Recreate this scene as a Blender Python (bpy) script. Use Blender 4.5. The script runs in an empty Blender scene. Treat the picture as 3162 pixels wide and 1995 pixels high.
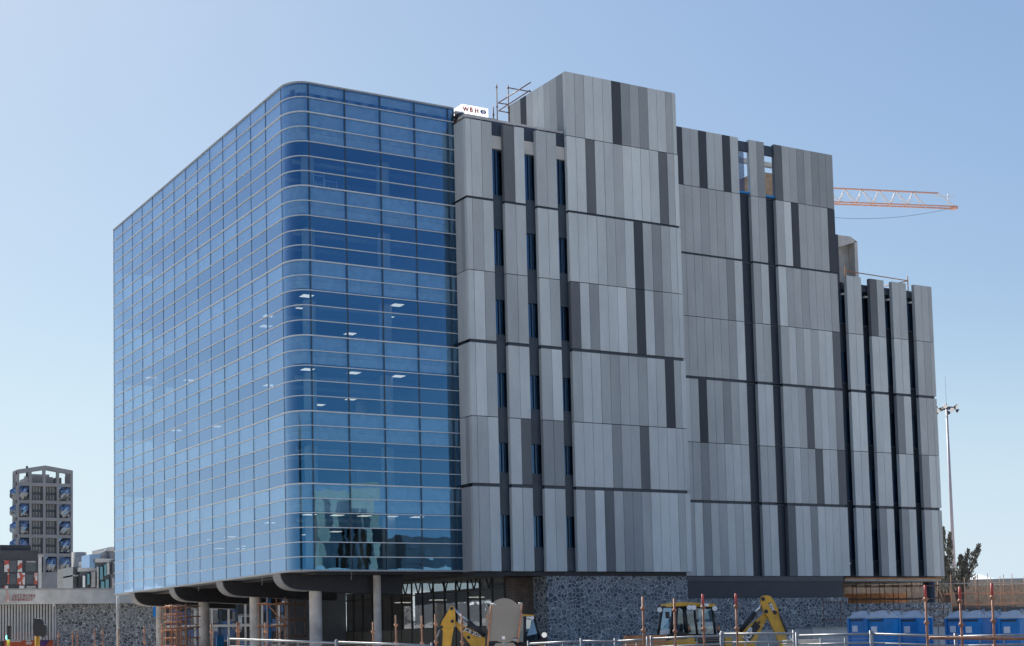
import bpy, math, random
import numpy as np
from mathutils import Vector, Matrix
random.seed(7)
S=bpy.context.scene
col=S.collection
# ------------------------------------------------------------------ camera geometry
F=4717.4646; PX=1580.94; PY=1598.7882; K=3162/2408
YAW,PITCH,ROLL=.5343,.0803,-.0236
CAM=np.array([-30.3766,-73.2651,1.3])
def basis():
    c,s=math.cos(YAW),math.sin(YAW);cp,sp=math.cos(PITCH),math.sin(PITCH)
    fw=np.array([s*cp,c*cp,sp]);rt=np.array([c,-s,0.]);up=np.cross(rt,fw)
    cr,sr=math.cos(ROLL),math.sin(ROLL)
    return rt*cr+up*sr,up*cr-rt*sr,fw
RT,UP,FW=basis()
def ray(x,y): x*=K;y*=K; return FW+RT*(x-PX)/F-UP*(y-PY)/F
def onY(x,y,Y): d=ray(x,y); return Vector(CAM+d*(Y-CAM[1])/d[1])
def onX(x,y,X): d=ray(x,y); return Vector(CAM+d*(X-CAM[0])/d[0])
def onZ(x,y,Z): d=ray(x,y); return Vector(CAM+d*(Z-CAM[2])/d[2])
def at(x,y,D): return Vector(CAM+ray(x,y)*D)
def zm(ox,oy,s):
    return lambda x,y: ((ox+x/s)/K,(oy+y/s)/K)
z0=zm(0,1400,2.553); z2=zm(400,1700,3.01); z3=zm(1100,1700,3.01); zq=zm(1900,1700,3.44); z5=zm(2500,1600,3.637)
z7=zm(1350,200,2.531); z8=zm(2050,350,2.0253)
FH=Vector((math.sin(YAW),math.cos(YAW),0)); RH=Vector((math.cos(YAW),-math.sin(YAW),0)); ZU=Vector((0,0,1))
# ------------------------------------------------------------------ materials
MATS={}
def newmat(name):
    m=bpy.data.materials.new(name); m.use_nodes=True; MATS[name]=m
    nt=m.node_tree; return m,nt,nt.nodes,nt.links
def coords(N,L,scale=(1,1,1)):
    g=N.new('ShaderNodeNewGeometry'); mp=N.new('ShaderNodeMapping'); mp.inputs['Scale'].default_value=scale
    L.new(g.outputs['Position'],mp.inputs['Vector']); return mp.outputs['Vector']
def noise(N,L,vec,scale,detail=4,rough=.55):
    n=N.new('ShaderNodeTexNoise'); n.inputs['Scale'].default_value=scale; n.inputs['Detail'].default_value=detail; n.inputs['Roughness'].default_value=rough
    L.new(vec,n.inputs['Vector']); return n.outputs['Fac']
def ramp(N,L,fac,stops):
    r=N.new('ShaderNodeValToRGB'); e=r.color_ramp.elements
    while len(e)<len(stops): e.new(.5)
    for i,(p,c) in enumerate(stops): e[i].position=p; e[i].color=(*c,1)
    L.new(fac,r.inputs['Fac']); return r.outputs['Color']
def mul(N,L,a,b,fac=1.,mode='MULTIPLY'):
    m=N.new('ShaderNodeMix'); m.data_type='RGBA'; m.blend_type=mode; m.inputs[0].default_value=fac
    for k,v in ((6,a),(7,b)):
        if isinstance(v,tuple): m.inputs[k].default_value=(*v,1)
        else: L.new(v,m.inputs[k])
    return m.outputs[2]
def bump(N,L,h,strength,dist,bs):
    b=N.new('ShaderNodeBump'); b.inputs['Strength'].default_value=strength; b.inputs['Distance'].default_value=dist
    L.new(h,b.inputs['Height']); L.new(b.outputs['Normal'],bs.inputs['Normal'])
def plain(name,c,rough=.6,metal=0,var=.12,scale=3.,bmp=0,spec=.5):
    m,nt,N,L=newmat(name); b=N['Principled BSDF']
    v=coords(N,L); f=noise(N,L,v,scale)
    lo=tuple(max(0,x*(1-var)) for x in c); hi=tuple(min(1,x*(1+var)) for x in c)
    L.new(ramp(N,L,f,[(.3,lo),(.7,hi)]),b.inputs['Base Color'])
    b.inputs['Roughness'].default_value=rough; b.inputs['Metallic'].default_value=metal
    b.inputs['Specular IOR Level'].default_value=spec
    if bmp: bump(N,L,noise(N,L,v,scale*12),.5,bmp,b)
    return m
def emis(name,c,st):
    m,nt,N,L=newmat(name); b=N['Principled BSDF']; b.inputs['Base Color'].default_value=(.8,.8,.8,1)
    b.inputs['Emission Color'].default_value=(*c,1); b.inputs['Emission Strength'].default_value=st; return m
def mk_cladding():
    m,nt,N,L=newmat('cladding'); b=N['Principled BSDF']
    a=N.new('ShaderNodeVertexColor'); a.layer_name='shade'
    v=coords(N,L,(1,1,.35)); f=noise(N,L,v,.9,5,.6)
    v2=coords(N,L,(6,6,.5)); f2=noise(N,L,v2,2.2,3)
    v3=coords(N,L); f3=noise(N,L,v3,9,4,.7)
    c=mul(N,L,a.outputs['Color'],ramp(N,L,f,[(.3,(.91,.91,.915)),(.62,(1.04,1.04,1.035)),(.78,(1.10,1.10,1.09))]))
    c=mul(N,L,c,ramp(N,L,f2,[(.3,(.965,.965,.965)),(.7,(1.025,1.025,1.025))]))
    c=mul(N,L,c,ramp(N,L,f3,[(.3,(.95,.95,.95)),(.7,(1.04,1.04,1.04))]))
    L.new(c,b.inputs['Base Color']); b.inputs['Roughness'].default_value=.75; b.inputs['Specular IOR Level'].default_value=.3
    bump(N,L,f3,.3,.004,b); return m
def mk_stone(name,scale,lo,hi,mort):
    m,nt,N,L=newmat(name); b=N['Principled BSDF']
    v=coords(N,L,(1,1,1.15)); n=N.new('ShaderNodeTexNoise'); n.inputs['Scale'].default_value=2.5; L.new(v,n.inputs['Vector'])
    ad=N.new('ShaderNodeVectorMath'); ad.operation='MULTIPLY_ADD'; ad.inputs[1].default_value=(.25,.25,.25); L.new(n.outputs['Color'],ad.inputs[0]); L.new(v,ad.inputs[2])
    def vor(feat):
        t=N.new('ShaderNodeTexVoronoi'); t.feature=feat; t.inputs['Scale'].default_value=scale; L.new(ad.outputs[0],t.inputs['Vector']); return t
    e=vor('DISTANCE_TO_EDGE'); cc=vor('F1')
    sep=N.new('ShaderNodeSeparateColor'); L.new(cc.outputs['Color'],sep.inputs[0])
    st=ramp(N,L,sep.outputs[0],[(0,lo),(.55,tuple((a+b_)/2 for a,b_ in zip(lo,hi))),(1,hi)])
    st=mul(N,L,st,ramp(N,L,noise(N,L,v,14,4,.7),[(.3,(.7,.7,.7)),(.7,(1.25,1.25,1.25))]))
    k=ramp(N,L,e.outputs['Distance'],[(.035,(0,0,0)),(.075,(1,1,1))])
    mx=N.new('ShaderNodeMix'); mx.data_type='RGBA'; L.new(k,mx.inputs[0]); mx.inputs[6].default_value=(*mort,1); L.new(st,mx.inputs[7])
    L.new(mx.outputs[2],b.inputs['Base Color']); b.inputs['Roughness'].default_value=.8
    bump(N,L,mul(N,L,k,ramp(N,L,noise(N,L,v,11,3,.6),[(.2,(.4,.4,.4)),(.8,(1,1,1))])),1.,.06,b); return m
def mk_brick(name,c1,c2,mo):
    m,nt,N,L=newmat(name); b=N['Principled BSDF']
    g=N.new('ShaderNodeNewGeometry'); sx=N.new('ShaderNodeSeparateXYZ'); L.new(g.outputs['Position'],sx.inputs[0])
    ad=N.new('ShaderNodeMath'); L.new(sx.outputs[0],ad.inputs[0]); L.new(sx.outputs[1],ad.inputs[1])
    cb=N.new('ShaderNodeCombineXYZ'); L.new(ad.outputs[0],cb.inputs[0]); L.new(sx.outputs[2],cb.inputs[1])
    t=N.new('ShaderNodeTexBrick'); L.new(cb.outputs[0],t.inputs['Vector']); t.inputs['Scale'].default_value=1
    t.inputs['Brick Width'].default_value=.24; t.inputs['Row Height'].default_value=.09; t.inputs['Mortar Size'].default_value=.012
    for k,c in (('Color1',c1),('Color2',c2),('Mortar',mo)): t.inputs[k].default_value=(*c,1)
    L.new(mul(N,L,t.outputs['Color'],ramp(N,L,noise(N,L,coords(N,L),3),[(.3,(.7,.7,.7)),(.7,(1.2,1.2,1.2))])),b.inputs['Base Color'])
    b.inputs['Roughness'].default_value=.85; return m
def mk_glass(name,refl,trans,ior,base=0.,wave=.0,wscale=.6,coat=(.17,.64,1.),power=2.2):
    # solar control glass: a blue metallic coating (base) under a clear dielectric surface (fresnel)
    m,nt,N,L=newmat(name); N.remove(N['Principled BSDF']); out=N['Material Output']
    lw=N.new('ShaderNodeLayerWeight'); lw.inputs['Blend'].default_value=.5
    pw=N.new('ShaderNodeMath'); pw.operation='POWER'; pw.inputs[1].default_value=power; L.new(lw.outputs['Facing'],pw.inputs[0])
    fr=N.new('ShaderNodeMath'); fr.operation='MULTIPLY_ADD'; f0=((ior-1)/(ior+1))**2; fr.inputs[1].default_value=1-f0; fr.inputs[2].default_value=f0; L.new(pw.outputs[0],fr.inputs[0])
    gl=N.new('ShaderNodeBsdfGlossy'); gl.inputs['Roughness'].default_value=0.0; gl.inputs['Color'].default_value=(*refl,1)
    g2=N.new('ShaderNodeBsdfGlossy'); g2.inputs['Roughness'].default_value=0.0; g2.inputs['Color'].default_value=(*coat,1)
    tr=N.new('ShaderNodeBsdfTransparent'); tr.inputs['Color'].default_value=(*trans,1)
    m1=N.new('ShaderNodeMixShader'); m1.inputs[0].default_value=base; L.new(tr.outputs[0],m1.inputs[1]); L.new(g2.outputs[0],m1.inputs[2])
    mx=N.new('ShaderNodeMixShader'); L.new(fr.outputs[0],mx.inputs[0]); L.new(m1.outputs[0],mx.inputs[1]); L.new(gl.outputs[0],mx.inputs[2])
    L.new(mx.outputs[0],out.inputs['Surface'])
    if wave:
        b=N.new('ShaderNodeBump'); b.inputs['Strength'].default_value=1; b.inputs['Distance'].default_value=wave
        L.new(noise(N,L,coords(N,L,(1,1,1.6)),wscale,2,.5),b.inputs['Height']); L.new(b.outputs[0],gl.inputs['Normal']); L.new(b.outputs[0],g2.inputs['Normal'])
    return m
def mk_mesh(name,c,pitch=.1,fill=.35):
    m,nt,N,L=newmat(name); b=N['Principled BSDF']; out=N['Material Output']
    b.inputs['Base Color'].default_value=(*c,1); b.inputs['Roughness'].default_value=.4
    g=N.new('ShaderNodeNewGeometry'); sx=N.new('ShaderNodeSeparateXYZ'); L.new(g.outputs['Position'],sx.inputs[0])
    ad=N.new('ShaderNodeMath'); L.new(sx.outputs[0],ad.inputs[0]); L.new(sx.outputs[1],ad.inputs[1])
    def band(src):
        a=N.new('ShaderNodeMath'); a.operation='MODULO'; a.inputs[1].default_value=pitch
        o=N.new('ShaderNodeMath'); o.operation='ADD'; o.inputs[1].default_value=500*pitch; L.new(src,o.inputs[0]); L.new(o.outputs[0],a.inputs[0])
        l=N.new('ShaderNodeMath'); l.operation='LESS_THAN'; l.inputs[1].default_value=pitch*fill; L.new(a.outputs[0],l.inputs[0]); return l.outputs[0]
    mxx=N.new('ShaderNodeMath'); mxx.operation='MAXIMUM'; L.new(band(ad.outputs[0]),mxx.inputs[0]); L.new(band(sx.outputs[2]),mxx.inputs[1])
    tr=N.new('ShaderNodeBsdfTransparent'); mx=N.new('ShaderNodeMixShader')
    L.new(mxx.outputs[0],mx.inputs[0]); L.new(tr.outputs[0],mx.inputs[1]); L.new(b.outputs[0],mx.inputs[2]); L.new(mx.outputs[0],out.inputs['Surface']); return m
M_CLAD=mk_cladding()
M_STONE=mk_stone('rubble_stone',3.9,(.06,.077,.095),(.25,.275,.295),(.50,.54,.56))
M_STONE2=mk_stone('rubble_stone_far',3.3,(.07,.08,.09),(.3,.3,.3),(.55,.55,.53))
M_BRICK=mk_brick('brown_brick',(.14,.075,.045),(.09,.06,.045),(.16,.14,.12))
M_BRICKL=mk_brick('stock_brick',(.42,.25,.13),(.3,.2,.13),(.4,.36,.3))
M_GLASS=mk_glass('curtain_glass',(.57,.68,.87),(.54,.67,.72),1.3,.27,.0016,.55,(.09,.43,.86),1.5)
GV=[M_GLASS,mk_glass('curtain_glass_pale',(.59,.70,.89),(.55,.69,.74),1.3,.28,.0020,.5,(.10,.44,.87),1.45),mk_glass('curtain_glass_deep',(.55,.665,.855),(.53,.66,.70),1.3,.26,.0018,.7,(.085,.42,.85),1.52)]
M_WING=mk_glass('slot_window_glass',(.7,.8,1),(.3,.4,.45),1.5,.13,.001,.6,(.12,.45,.9),2.2)
M_GLASSG=mk_glass('clear_glass',(.9,.95,1),(.5,.56,.58),1.5,.2,.004,.8,(.8,.85,.85))
M_GLASSV=mk_glass('cab_glass',(.7,.85,1),(.35,.5,.6),1.6,.1,0,.6,(.5,.75,1))
M_JOINT=plain('dark_joint',(.035,.045,.06),.6)
M_DARKW=plain('navy_metal',(.035,.05,.07),.45,.0,.15,1.5)
M_MESHW=plain('expanded_metal',(.03,.045,.07),.5,.0,.5,30,.02)
M_SPAND=plain('spandrel_grey',(.74,.77,.79),.7)
M_SPAND2=plain('spandrel_pale',(.85,.87,.88),.7)
M_ALU=plain('aluminium_transom',(.55,.57,.58),.38,.3,.05)
M_MULL=plain('black_mullion',(.025,.05,.075),.4)
M_SLAB=plain('interior_slab',(.24,.26,.28),.8)
M_CEIL=plain('interior_ceiling',(.10,.12,.15),.8)
M_CORE=plain('interior_wall',(.2,.22,.25),.8,0,.25,.3)
M_CONC=plain('concrete',(.36,.35,.33),.85,0,.22,1.3,.01)
M_CONCL=plain('pale_concrete',(.52,.51,.48),.85,0,.12,1.5,.01)
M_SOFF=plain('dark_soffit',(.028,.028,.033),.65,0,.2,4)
M_RIB=plain('beam_end_lit',(.23,.23,.235),.8,0,.1,3)  # paler than the beam sides: daylight on the ends is in the colour
M_LIGHT=emis('ceiling_light',(1,.86,.74),.72)
M_WHITE=plain('white_paint',(.8,.8,.8),.5,0,.03)
M_SIGNW=emis('sign_box_white_glow',(1,1,1),.55)  # white face given its own glow in place of daylight on it
M_RED=plain('letter_red',(.45,.05,.03),.5,0,.05)
M_BLUE=plain('letter_blue',(.01,.06,.2),.5,0,.05)
M_RUST=plain('orange_scaffold_tube',(.40,.185,.10),.6,.0,.35,8)
M_RUSTT=plain('red_tube_tip',(.55,.08,.06),.6,.0,.25,8)
M_BROWNT=plain('brown_scaffold_tube',(.17,.09,.06),.6,0,.3,8)
M_GALV=plain('galvanised_steel',(.34,.35,.35),.5,.25,.12,6)
M_YEL=plain('yellow_machine_paint',(.66,.35,.03),.45,0,.22,2.5)
M_BLACK=plain('black_rubber',(.02,.02,.022),.55)
M_CHROME=plain('polished_rod',(.75,.75,.75),.15,.9,.02)
M_TBLUE=plain('toilet_blue',(.008,.22,.56),.42,0,.2,1.5)
M_TROOF=plain('toilet_roof',(.5,.55,.6),.5,0,.06,3)
M_TAN=plain('sign_back',(.27,.25,.22),.7,0,.06,2)
M_SAND=plain('construction_ground',(.44,.40,.34),.95,0,.25,.4)
M_ASPH=plain('asphalt',(.055,.055,.058),.9,0,.25,1)
M_WOOD=plain('formwork_timber',(.45,.2,.08),.8,0,.3,4)
M_LAM=plain('astron_metal',(.55,.56,.56),.3,.6,.22,.7)
M_CRANE=plain('crane_orange',(.62,.36,.29),.5,0,.1)
M_CRW=plain('crane_white',(.75,.72,.68),.5,0,.05)
# ------------------------------------------------------------------ mesh builder
class MB:
    def __init__(s): s.v=[];s.f=[];s.m=[];s.sm=[];s.c=[];s.mats=[]
    def mi(s,m):
        if m not in s.mats: s.mats.append(m)
        return s.mats.index(m)
    def face(s,pts,m,sm=False,c=(1,1,1)):
        b=len(s.v); s.v+= [tuple(p) for p in pts]; s.f.append(list(range(b,b+len(pts)))); s.m.append(s.mi(m)); s.sm.append(sm); s.c.append(c)
    def box(s,x0,x1,y0,y1,z0_,z1,m,c=(1,1,1)):
        if x0>x1:x0,x1=x1,x0
        if y0>y1:y0,y1=y1,y0
        if z0_>z1:z0_,z1=z1,z0_
        s.hexa([Vector(p) for p in ((x0,y0,z0_),(x1,y0,z0_),(x1,y1,z0_),(x0,y1,z0_))],[Vector(p) for p in ((x0,y0,z1),(x1,y0,z1),(x1,y1,z1),(x0,y1,z1))],m,c)
    def hexa(s,bot,top,m,c=(1,1,1)):
        b=len(s.v); n=len(bot); s.v+=[tuple(p) for p in bot]+[tuple(p) for p in top]; i=s.mi(m)
        fs=[list(range(b+n-1,b-1,-1)),list(range(b+n,b+2*n))]+[[b+k,b+(k+1)%n,b+n+(k+1)%n,b+n+k] for k in range(n)]
        for f in fs: s.f.append(f); s.m.append(i); s.sm.append(False); s.c.append(c)
    def obox(s,o,ax,ay,az,m):  # oriented box from corner o with edge vectors
        s.hexa([o,o+ax,o+ax+ay,o+ay],[o+az,o+ax+az,o+ax+ay+az,o+ay+az],m)
    def tube(s,a,b,r,m,n=8,r2=None,cap=True):
        a=Vector(a);b=Vector(b);d=(b-a)
        if d.length<1e-6: return
        d.normalize(); u=d.orthogonal().normalized(); w=d.cross(u); r2=r if r2 is None else r2
        k=len(s.v); i=s.mi(m)
        for P,R in ((a,r),(b,r2)):
            for j in range(n):
                t=2*math.pi*j/n; s.v.append(tuple(P+(u*math.cos(t)+w*math.sin(t))*R))
        for j in range(n):
            s.f.append([k+j,k+(j+1)%n,k+n+(j+1)%n,k+n+j]); s.m.append(i); s.sm.append(True); s.c.append((1,1,1))
        if cap:
            s.f.append([k+j for j in range(n-1,-1,-1)]); s.f.append([k+n+j for j in range(n)])
            s.m+=[i,i]; s.sm+=[False,False]; s.c+=[(1,1,1)]*2
    def path(s,pts,r,m,n=8):
        for a,b in zip(pts[:-1],pts[1:]): s.tube(a,b,r,m,n)
    def poly(s,pts,d,m):  # extrude planar polygon by vector d
        s.hexa(pts,[p+d for p in pts],m)
    def build(s,name,parent=None,mw=None,shade=False):
        me=bpy.data.meshes.new(name); me.from_pydata(s.v,[],s.f)
        for m in s.mats: me.materials.append(m)
        me.polygons.foreach_set('material_index',s.m); me.polygons.foreach_set('use_smooth',s.sm)
        if shade:
            ca=me.color_attributes.new('shade','FLOAT_COLOR','CORNER'); data=[]
            for p,c in zip(me.polygons,s.c):
                for _ in p.loop_indices: data+= [*c,1.]
            ca.data.foreach_set('color',data)
        me.update(); o=bpy.data.objects.new(name,me); col.objects.link(o)
        if parent:
            o.parent=parent
            l=parent.matrix_basis.translation if parent.parent is None else Vector((0,0,0))
            if parent.parent is None and l.length>0: me.transform(Matrix.Translation(-l))
        return o
def thing(name,label,cat,loc=(0,0,0),group=None):
    o=bpy.data.objects.new(name,None); col.objects.link(o); o.location=loc; o.empty_display_size=.2
    o.matrix_basis=Matrix.Translation(Vector(loc))
    o['label']=label;o['category']=cat
    if group:o['group']=group
    return o
def tag(o,label,cat,group=None):
    o['label']=label;o['category']=cat
    if group:o['group']=group
    return o
def struct(o,kind='structure'): o['kind']=kind; return o
def text_mesh(txt,size,origin,xdir,ydir,depth,m,name,parent=None,bold=.0,align='LEFT'):
    cu=bpy.data.curves.new('t','FONT'); cu.body=txt; cu.size=size; cu.extrude=depth/2; cu.offset=bold; cu.align_x=align
    t=bpy.data.objects.new('t',cu); col.objects.link(t); bpy.context.view_layer.update()
    me=bpy.data.meshes.new_from_object(t); bpy.data.objects.remove(t); me.name=name
    xd=xdir.normalized(); yd=(ydir-xd*ydir.dot(xd)).normalized(); zd=xd.cross(yd)
    mt=Matrix((xd,yd,zd)).transposed().to_4x4(); mt.translation=origin; me.transform(mt)
    me.materials.clear(); me.materials.append(m)
    for p in me.polygons: p.material_index=0
    o=bpy.data.objects.new(name,me); col.objects.link(o)
    if parent:
        o.parent=parent; me.transform(Matrix.Translation(-parent.matrix_basis.translation))
    return o
# ------------------------------------------------------------------ main building
BL=thing('office_building','large office block, blue curtain glass on the left, grey cladding stepping down to the right','building')
ZT=31.064
def zr(i): return ZT-.7606-.8*min(i,21)-.7618*max(0,i-21)
ZB=zr(31)-.6934
WL,WR,CX,CY=2.2502,2.0976,1.022,1.3351
LEN=CY+14*WL; XE=9.77
rows=[ZT]+[zr(i) for i in range(32)]+[ZB]   # 33 rows of glass
bold={1,6,11,16,21,26}
floors=[(ZT,zr(1))]+[(zr(a),zr(a+5)) for a in (1,6,11,16,21)]+[(zr(26),ZB)]
floorrows=[[0,1,2]]+[[1+a+k for k in range(6)] for a in (1,6,11,16,21)]+[list(range(27,34))]
def jit(): return random.uniform(-.004,.004)
def pane(mb,p,q,zt,zb,n=None):
    # p,q plan points; outward tilt jitter
    d=(Vector(q)-Vector(p)).normalized(); nn=Vector((d.y,-d.x)); 
    a=[jit() for _ in range(3)]
    off=[a[0],a[0]+a[1],a[0]+a[1]+a[2],a[0]+a[2]]
    P=[(p[0],p[1],zb),(q[0],q[1],zb),(q[0],q[1],zt),(p[0],p[1],zt)]
    P=[Vector((x+nn.x*o,y+nn.y*o,z)) for (x,y,z),o in zip(P,off)]
    mb.face(P,random.choice((GV[0],GV[0],GV[1],GV[2])))
arc=[(CX-CX*math.sin(t),CY-CY*math.cos(t)) for t in [math.pi/2*k/12 for k in range(13)]]  # from (CX,0) to (0,CY)
bays=[]
for j in range(14): bays.append(('L',(0,CY+(j+1)*WL),(0,CY+j*WL)))
xr=[CX+k*WR for k in range(5)]+[XE]
for k in range(5): bays.append(('R',(xr[k],0),(xr[k+1],0)))
rest=MB(); count=0
order=sorted(bays,key=lambda b:(0 if b[0]=='R' else 1, b[2][1]))
for side,p,q in order:
    for fi,fr in enumerate(floorrows):
        far = side=='L' and p[1]>CY+8.5*WL
        narrow= side=='R' and q[0]-p[0]<.6
        mb=rest if (far or narrow or count>=92) else MB()
        for a,b in zip(fr[:-1],fr[1:]): pane(mb,p,q,rows[a],rows[b])
        if mb is not rest: mb.build('glass_panel',BL); count+=1
for fi,fr in enumerate(floorrows):
    mb=MB()
    for a,b in zip(fr[:-1],fr[1:]):
        for k in range(12):
            p=arc[12-k];q=arc[11-k]
            mb.face([(p[0],p[1],rows[b]),(q[0],q[1],rows[b]),(q[0],q[1],rows[a]),(p[0],p[1],rows[a])],M_GLASS,True)
    # weld so the curved pane shades smoothly
    o=mb.build('curved_glass_panel',BL); import bmesh
    bm=bmesh.new(); bm.from_mesh(o.data); bmesh.ops.remove_doubles(bm,verts=bm.verts,dist=1e-4); bm.to_mesh(o.data); bm.free()
for y0,y1 in ((LEN-.02,LEN),):
    for x in range(2):
        for a in range(33): pane(rest,(x*2.2+2.2,LEN),(x*2.2,LEN),rows[a],rows[a+1])
struct(rest.build('glass_panels',BL),'stuff')
# transoms follow the plan line
plan=[(0,LEN)]+[arc[12-k] for k in range(13)]+[(XE,0)]
def offs(pl,d):
    out=[]
    for i,p in enumerate(pl):
        a=Vector(pl[max(0,i-1)]);b=Vector(pl[min(len(pl)-1,i+1)]); t=(b-a).normalized(); n=Vector((t.y,-t.x)); n=-n if n.dot(Vector((-1,-1)))<0 else n
        q=Vector(p)+n*d; 
        if i==0: q=Vector((-d,pl[0][1]))
        if i==len(pl)-1: q=Vector((pl[-1][0],-d))
        out.append(q)
    return out
OUT=offs(plan,.06); INN=offs(plan,-.03)
def ring(mb,o,i,za,zb_,m):
    n=len(o)
    for k in range(n-1):
        A=[o[k],o[k+1],i[k+1],i[k]]
        mb.face([(*A[0],za),(*A[1],za),(*A[1],zb_),(*A[0],zb_)],m,True)
        mb.face([(*A[0],zb_),(*A[1],zb_),(*A[2],zb_),(*A[3],zb_)],m)
        mb.face([(*A[3],za),(*A[2],za),(*A[1],za),(*A[0],za)],m)
        mb.face([(*A[2],za),(*A[3],za),(*A[3],zb_),(*A[2],zb_)],m)
    mb.face([(*o[0],za),(*o[0],zb_),(*i[0],zb_),(*i[0],za)],m); mb.face([(*o[-1],zb_),(*o[-1],za),(*i[-1],za),(*i[-1],zb_)],m)
for i in range(32):
    mb=MB(); h=.034 if i in bold else .022
    ring(mb,OUT,INN,zr(i)-h,zr(i)+h,M_ALU); mb.build('transom',BL)
mb=MB(); ring(mb,offs(plan,.06),offs(plan,-.5),ZT,ZT+.08,M_GALV); mb.build('parapet_coping',BL)
mb=MB(); ring(mb,offs(plan,.05),offs(plan,-.15),ZB-.07,ZB+.02,M_GALV); mb.build('base_trim',BL)
# mullions
for j in range(15):
    mb=MB(); y=CY+j*WL; mb.box(-.012,.1,y-.022,y+.022,ZB,ZT,M_MULL); mb.build('mullion',BL)
for k,x in enumerate(xr):
    mb=MB(); mb.box(x-.035,x+.035,-.02,.12,ZB,ZT,M_MULL); mb.build('mullion',BL)
# interior
mb=MB()
inner=offs(plan,-.28); inner2=offs(plan,-.36)
def solid(mb,pl,xin,za,zb_,m):
    pts=[Vector((*p,za)) for p in pl]+[Vector((xin,pl[-1][1],za)),Vector((xin,pl[0][1],za))]
    mb.hexa(pts,[Vector((p.x,p.y,zb_)) for p in pts],m)
for i in [1,6,11,16,21,26]:
    z=zr(i); solid(mb,inner,XE-.05,z-.42,z-.06,M_SLAB)
solid(mb,inner,XE-.05,ZB-.05,ZB+.12,M_SLAB); solid(mb,offs(plan,-.2),XE-.05,ZT-.75,ZT-.45,M_SLAB)
mb.build('floor_slabs',BL)
for n_,i in enumerate([1,6,11,16,21,26]):
    z=zr(i); mb=MB()
    ring(mb,offs(plan,-.16),offs(plan,-.27),z-.72,z+.0,M_SPAND)
    ring(mb,offs(plan,-.24),offs(plan,-.34),z-1.02,z-.725,M_SPAND)
    ring(mb,offs(plan,-.30),offs(plan,-.42),z-1.42,z-1.025,M_SPAND2)
    mb.build('spandrel',BL)
mb=MB(); ring(mb,offs(plan,-.2),offs(plan,-.3),zr(1)+.05,ZT-.02,M_SPAND); mb.build('parapet_lining',BL)
for i in [1,6,11,16,21,26]:
    mb=MB(); z=zr(i)-1.42; solid(mb,offs(plan,-.5),XE-.06,z-.03,z+.0,M_CEIL); mb.build('ceiling',BL)
mb=MB()
for x,y in ((2.2,3),(2.2,12),(2.2,21),(2.2,29.5),(6.4,2.2),(9,11),(9,21)):
    mb.tube((x,y,ZB),(x,y,ZT-.8),.36,M_CONCL,16,cap=False)
mb.build('interior_columns',BL)
mb=MB(); mb.box(9.75,10.0,.4,LEN-.05,ZB-.1,ZT-.2,M_CORE)
mb.box(5.0,9.7,18.2,18.5,ZB,ZT-.8,M_CORE); mb.build('interior_walls',BL)
lt=0
for i in (11,16,26):
    z=zr(i)-1.47
    for gx in range(3 if i!=26 else 5):
        for gy in range(11):
            if random.random()<(.2 if gy<3 else .72): continue
            x=1.6+gx*(2.7 if i!=26 else 1.6)+(gy%2)*.9; y=1.9+gy*2.75
            if x>9.2 or lt>=98: continue
            m2=MB(); m2.box(x-.3,x+.3,y-.3,y+.3,z,z+.03,M_LIGHT); m2.build('ceiling_light',BL); lt+=1
mb=MB(); mb.box(.3,XE,.5,LEN-.3,ZT-.45,ZT-.3,M_CONC); mb.build('roof',BL)
mb=MB(); mb.box(4.42,10,LEN,LEN+.25,ZB,ZT,M_CONC); mb.build('rear_wall',BL)
# cladding
SH={'A':(.615,.66,.655),'B':(.54,.58,.58),'b':(.49,.525,.525),'C':(.43,.46,.46),'c':(.375,.402,.404),'D':(.29,.313,.32),'d':(.245,.265,.273),'E':(.142,.155,.165),'F':(.062,.07,.082)}
TZ=[(33.95,30.17),(30.15,25.78),(25.66,21.66),(21.64,17.79),(17.62,13.57),(13.55,9.88),(9.71,5.08)]
def shade(ch):
    c=SH[ch]; k=random.uniform(.96,1.04); return tuple(x*k for x in c)
GAP=.011
def block(xs,y,tier,shs,dep=.27,dx=0,ztop=None,body=True):
    zt,zb_=TZ[tier]; zt=ztop or zt; mb=MB()
    for a,b,s in zip(xs[:-1],xs[1:],shs):
        g=GAP; yj=random.uniform(-.004,.004); g*=random.uniform(.7,1.3); mb.box(a+(g if a!=xs[0] else 0),b-(g if b!=xs[-1] else 0),y+yj,y+dep,zb_+.01,zt-.01,M_CLAD,shade(s))
    mb.box(xs[0]+.02,xs[-1]-.02,y+.03,y+dep-.01,zb_,zt-.02,M_JOINT)
    o=mb.build('cladding_block',BL,shade=True); return o
def recess(x0,x1,y,zc,zd,dep=.2):
    mb=MB(); mb.box(x0+.06,x1-.1,y+.09,y+dep,zd,zc,M_DARKW)
    for k in range(int((x1-x0)/.65)): mb.box(x0+.65*(k+1)-.015,x0+.65*(k+1)+.015,y+.075,y+.1,zd,zc,M_JOINT)
    return mb.build('shadow_gap',BL)
YC=-1.35
Cx=[16.42,17.05,17.69,18.34,18.99,19.64,20.29,20.94,21.59,22.24,22.89,23.54,24.04,24.30]
Csh=['bCBBBFDcDBBcb','AAEBbCAAABcEC'[:13],'BBBBCCBFCDCBB','EBDBBACFBDCbB','CBBCcCCcBbFCB','BBBBDCCEBBBbb','bDAECDDCAAACB']
Csh[1]='AAEBbCAAABECA'
for t in range(7):
    xs=list(Cx); xs[-1]+=[0,.03,.06,.07,.10,.11,.13][t]; block(xs,YC,t,Csh[t])
# columns A
A=[([9.77,10.12,10.79,11.44],['-','BBC','bCB','BAc','BAC','CCB','CCB']),([12.2,12.9,13.55],['-','EB','Cb','cC','bB','BE','Bb']),([14.34,15.03,15.69],['-','CC','BB','BC','CA','DD','Bb'])]
for xs,sh in A:
    for t in range(1,7): block(xs,YC,t,sh[t])
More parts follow.
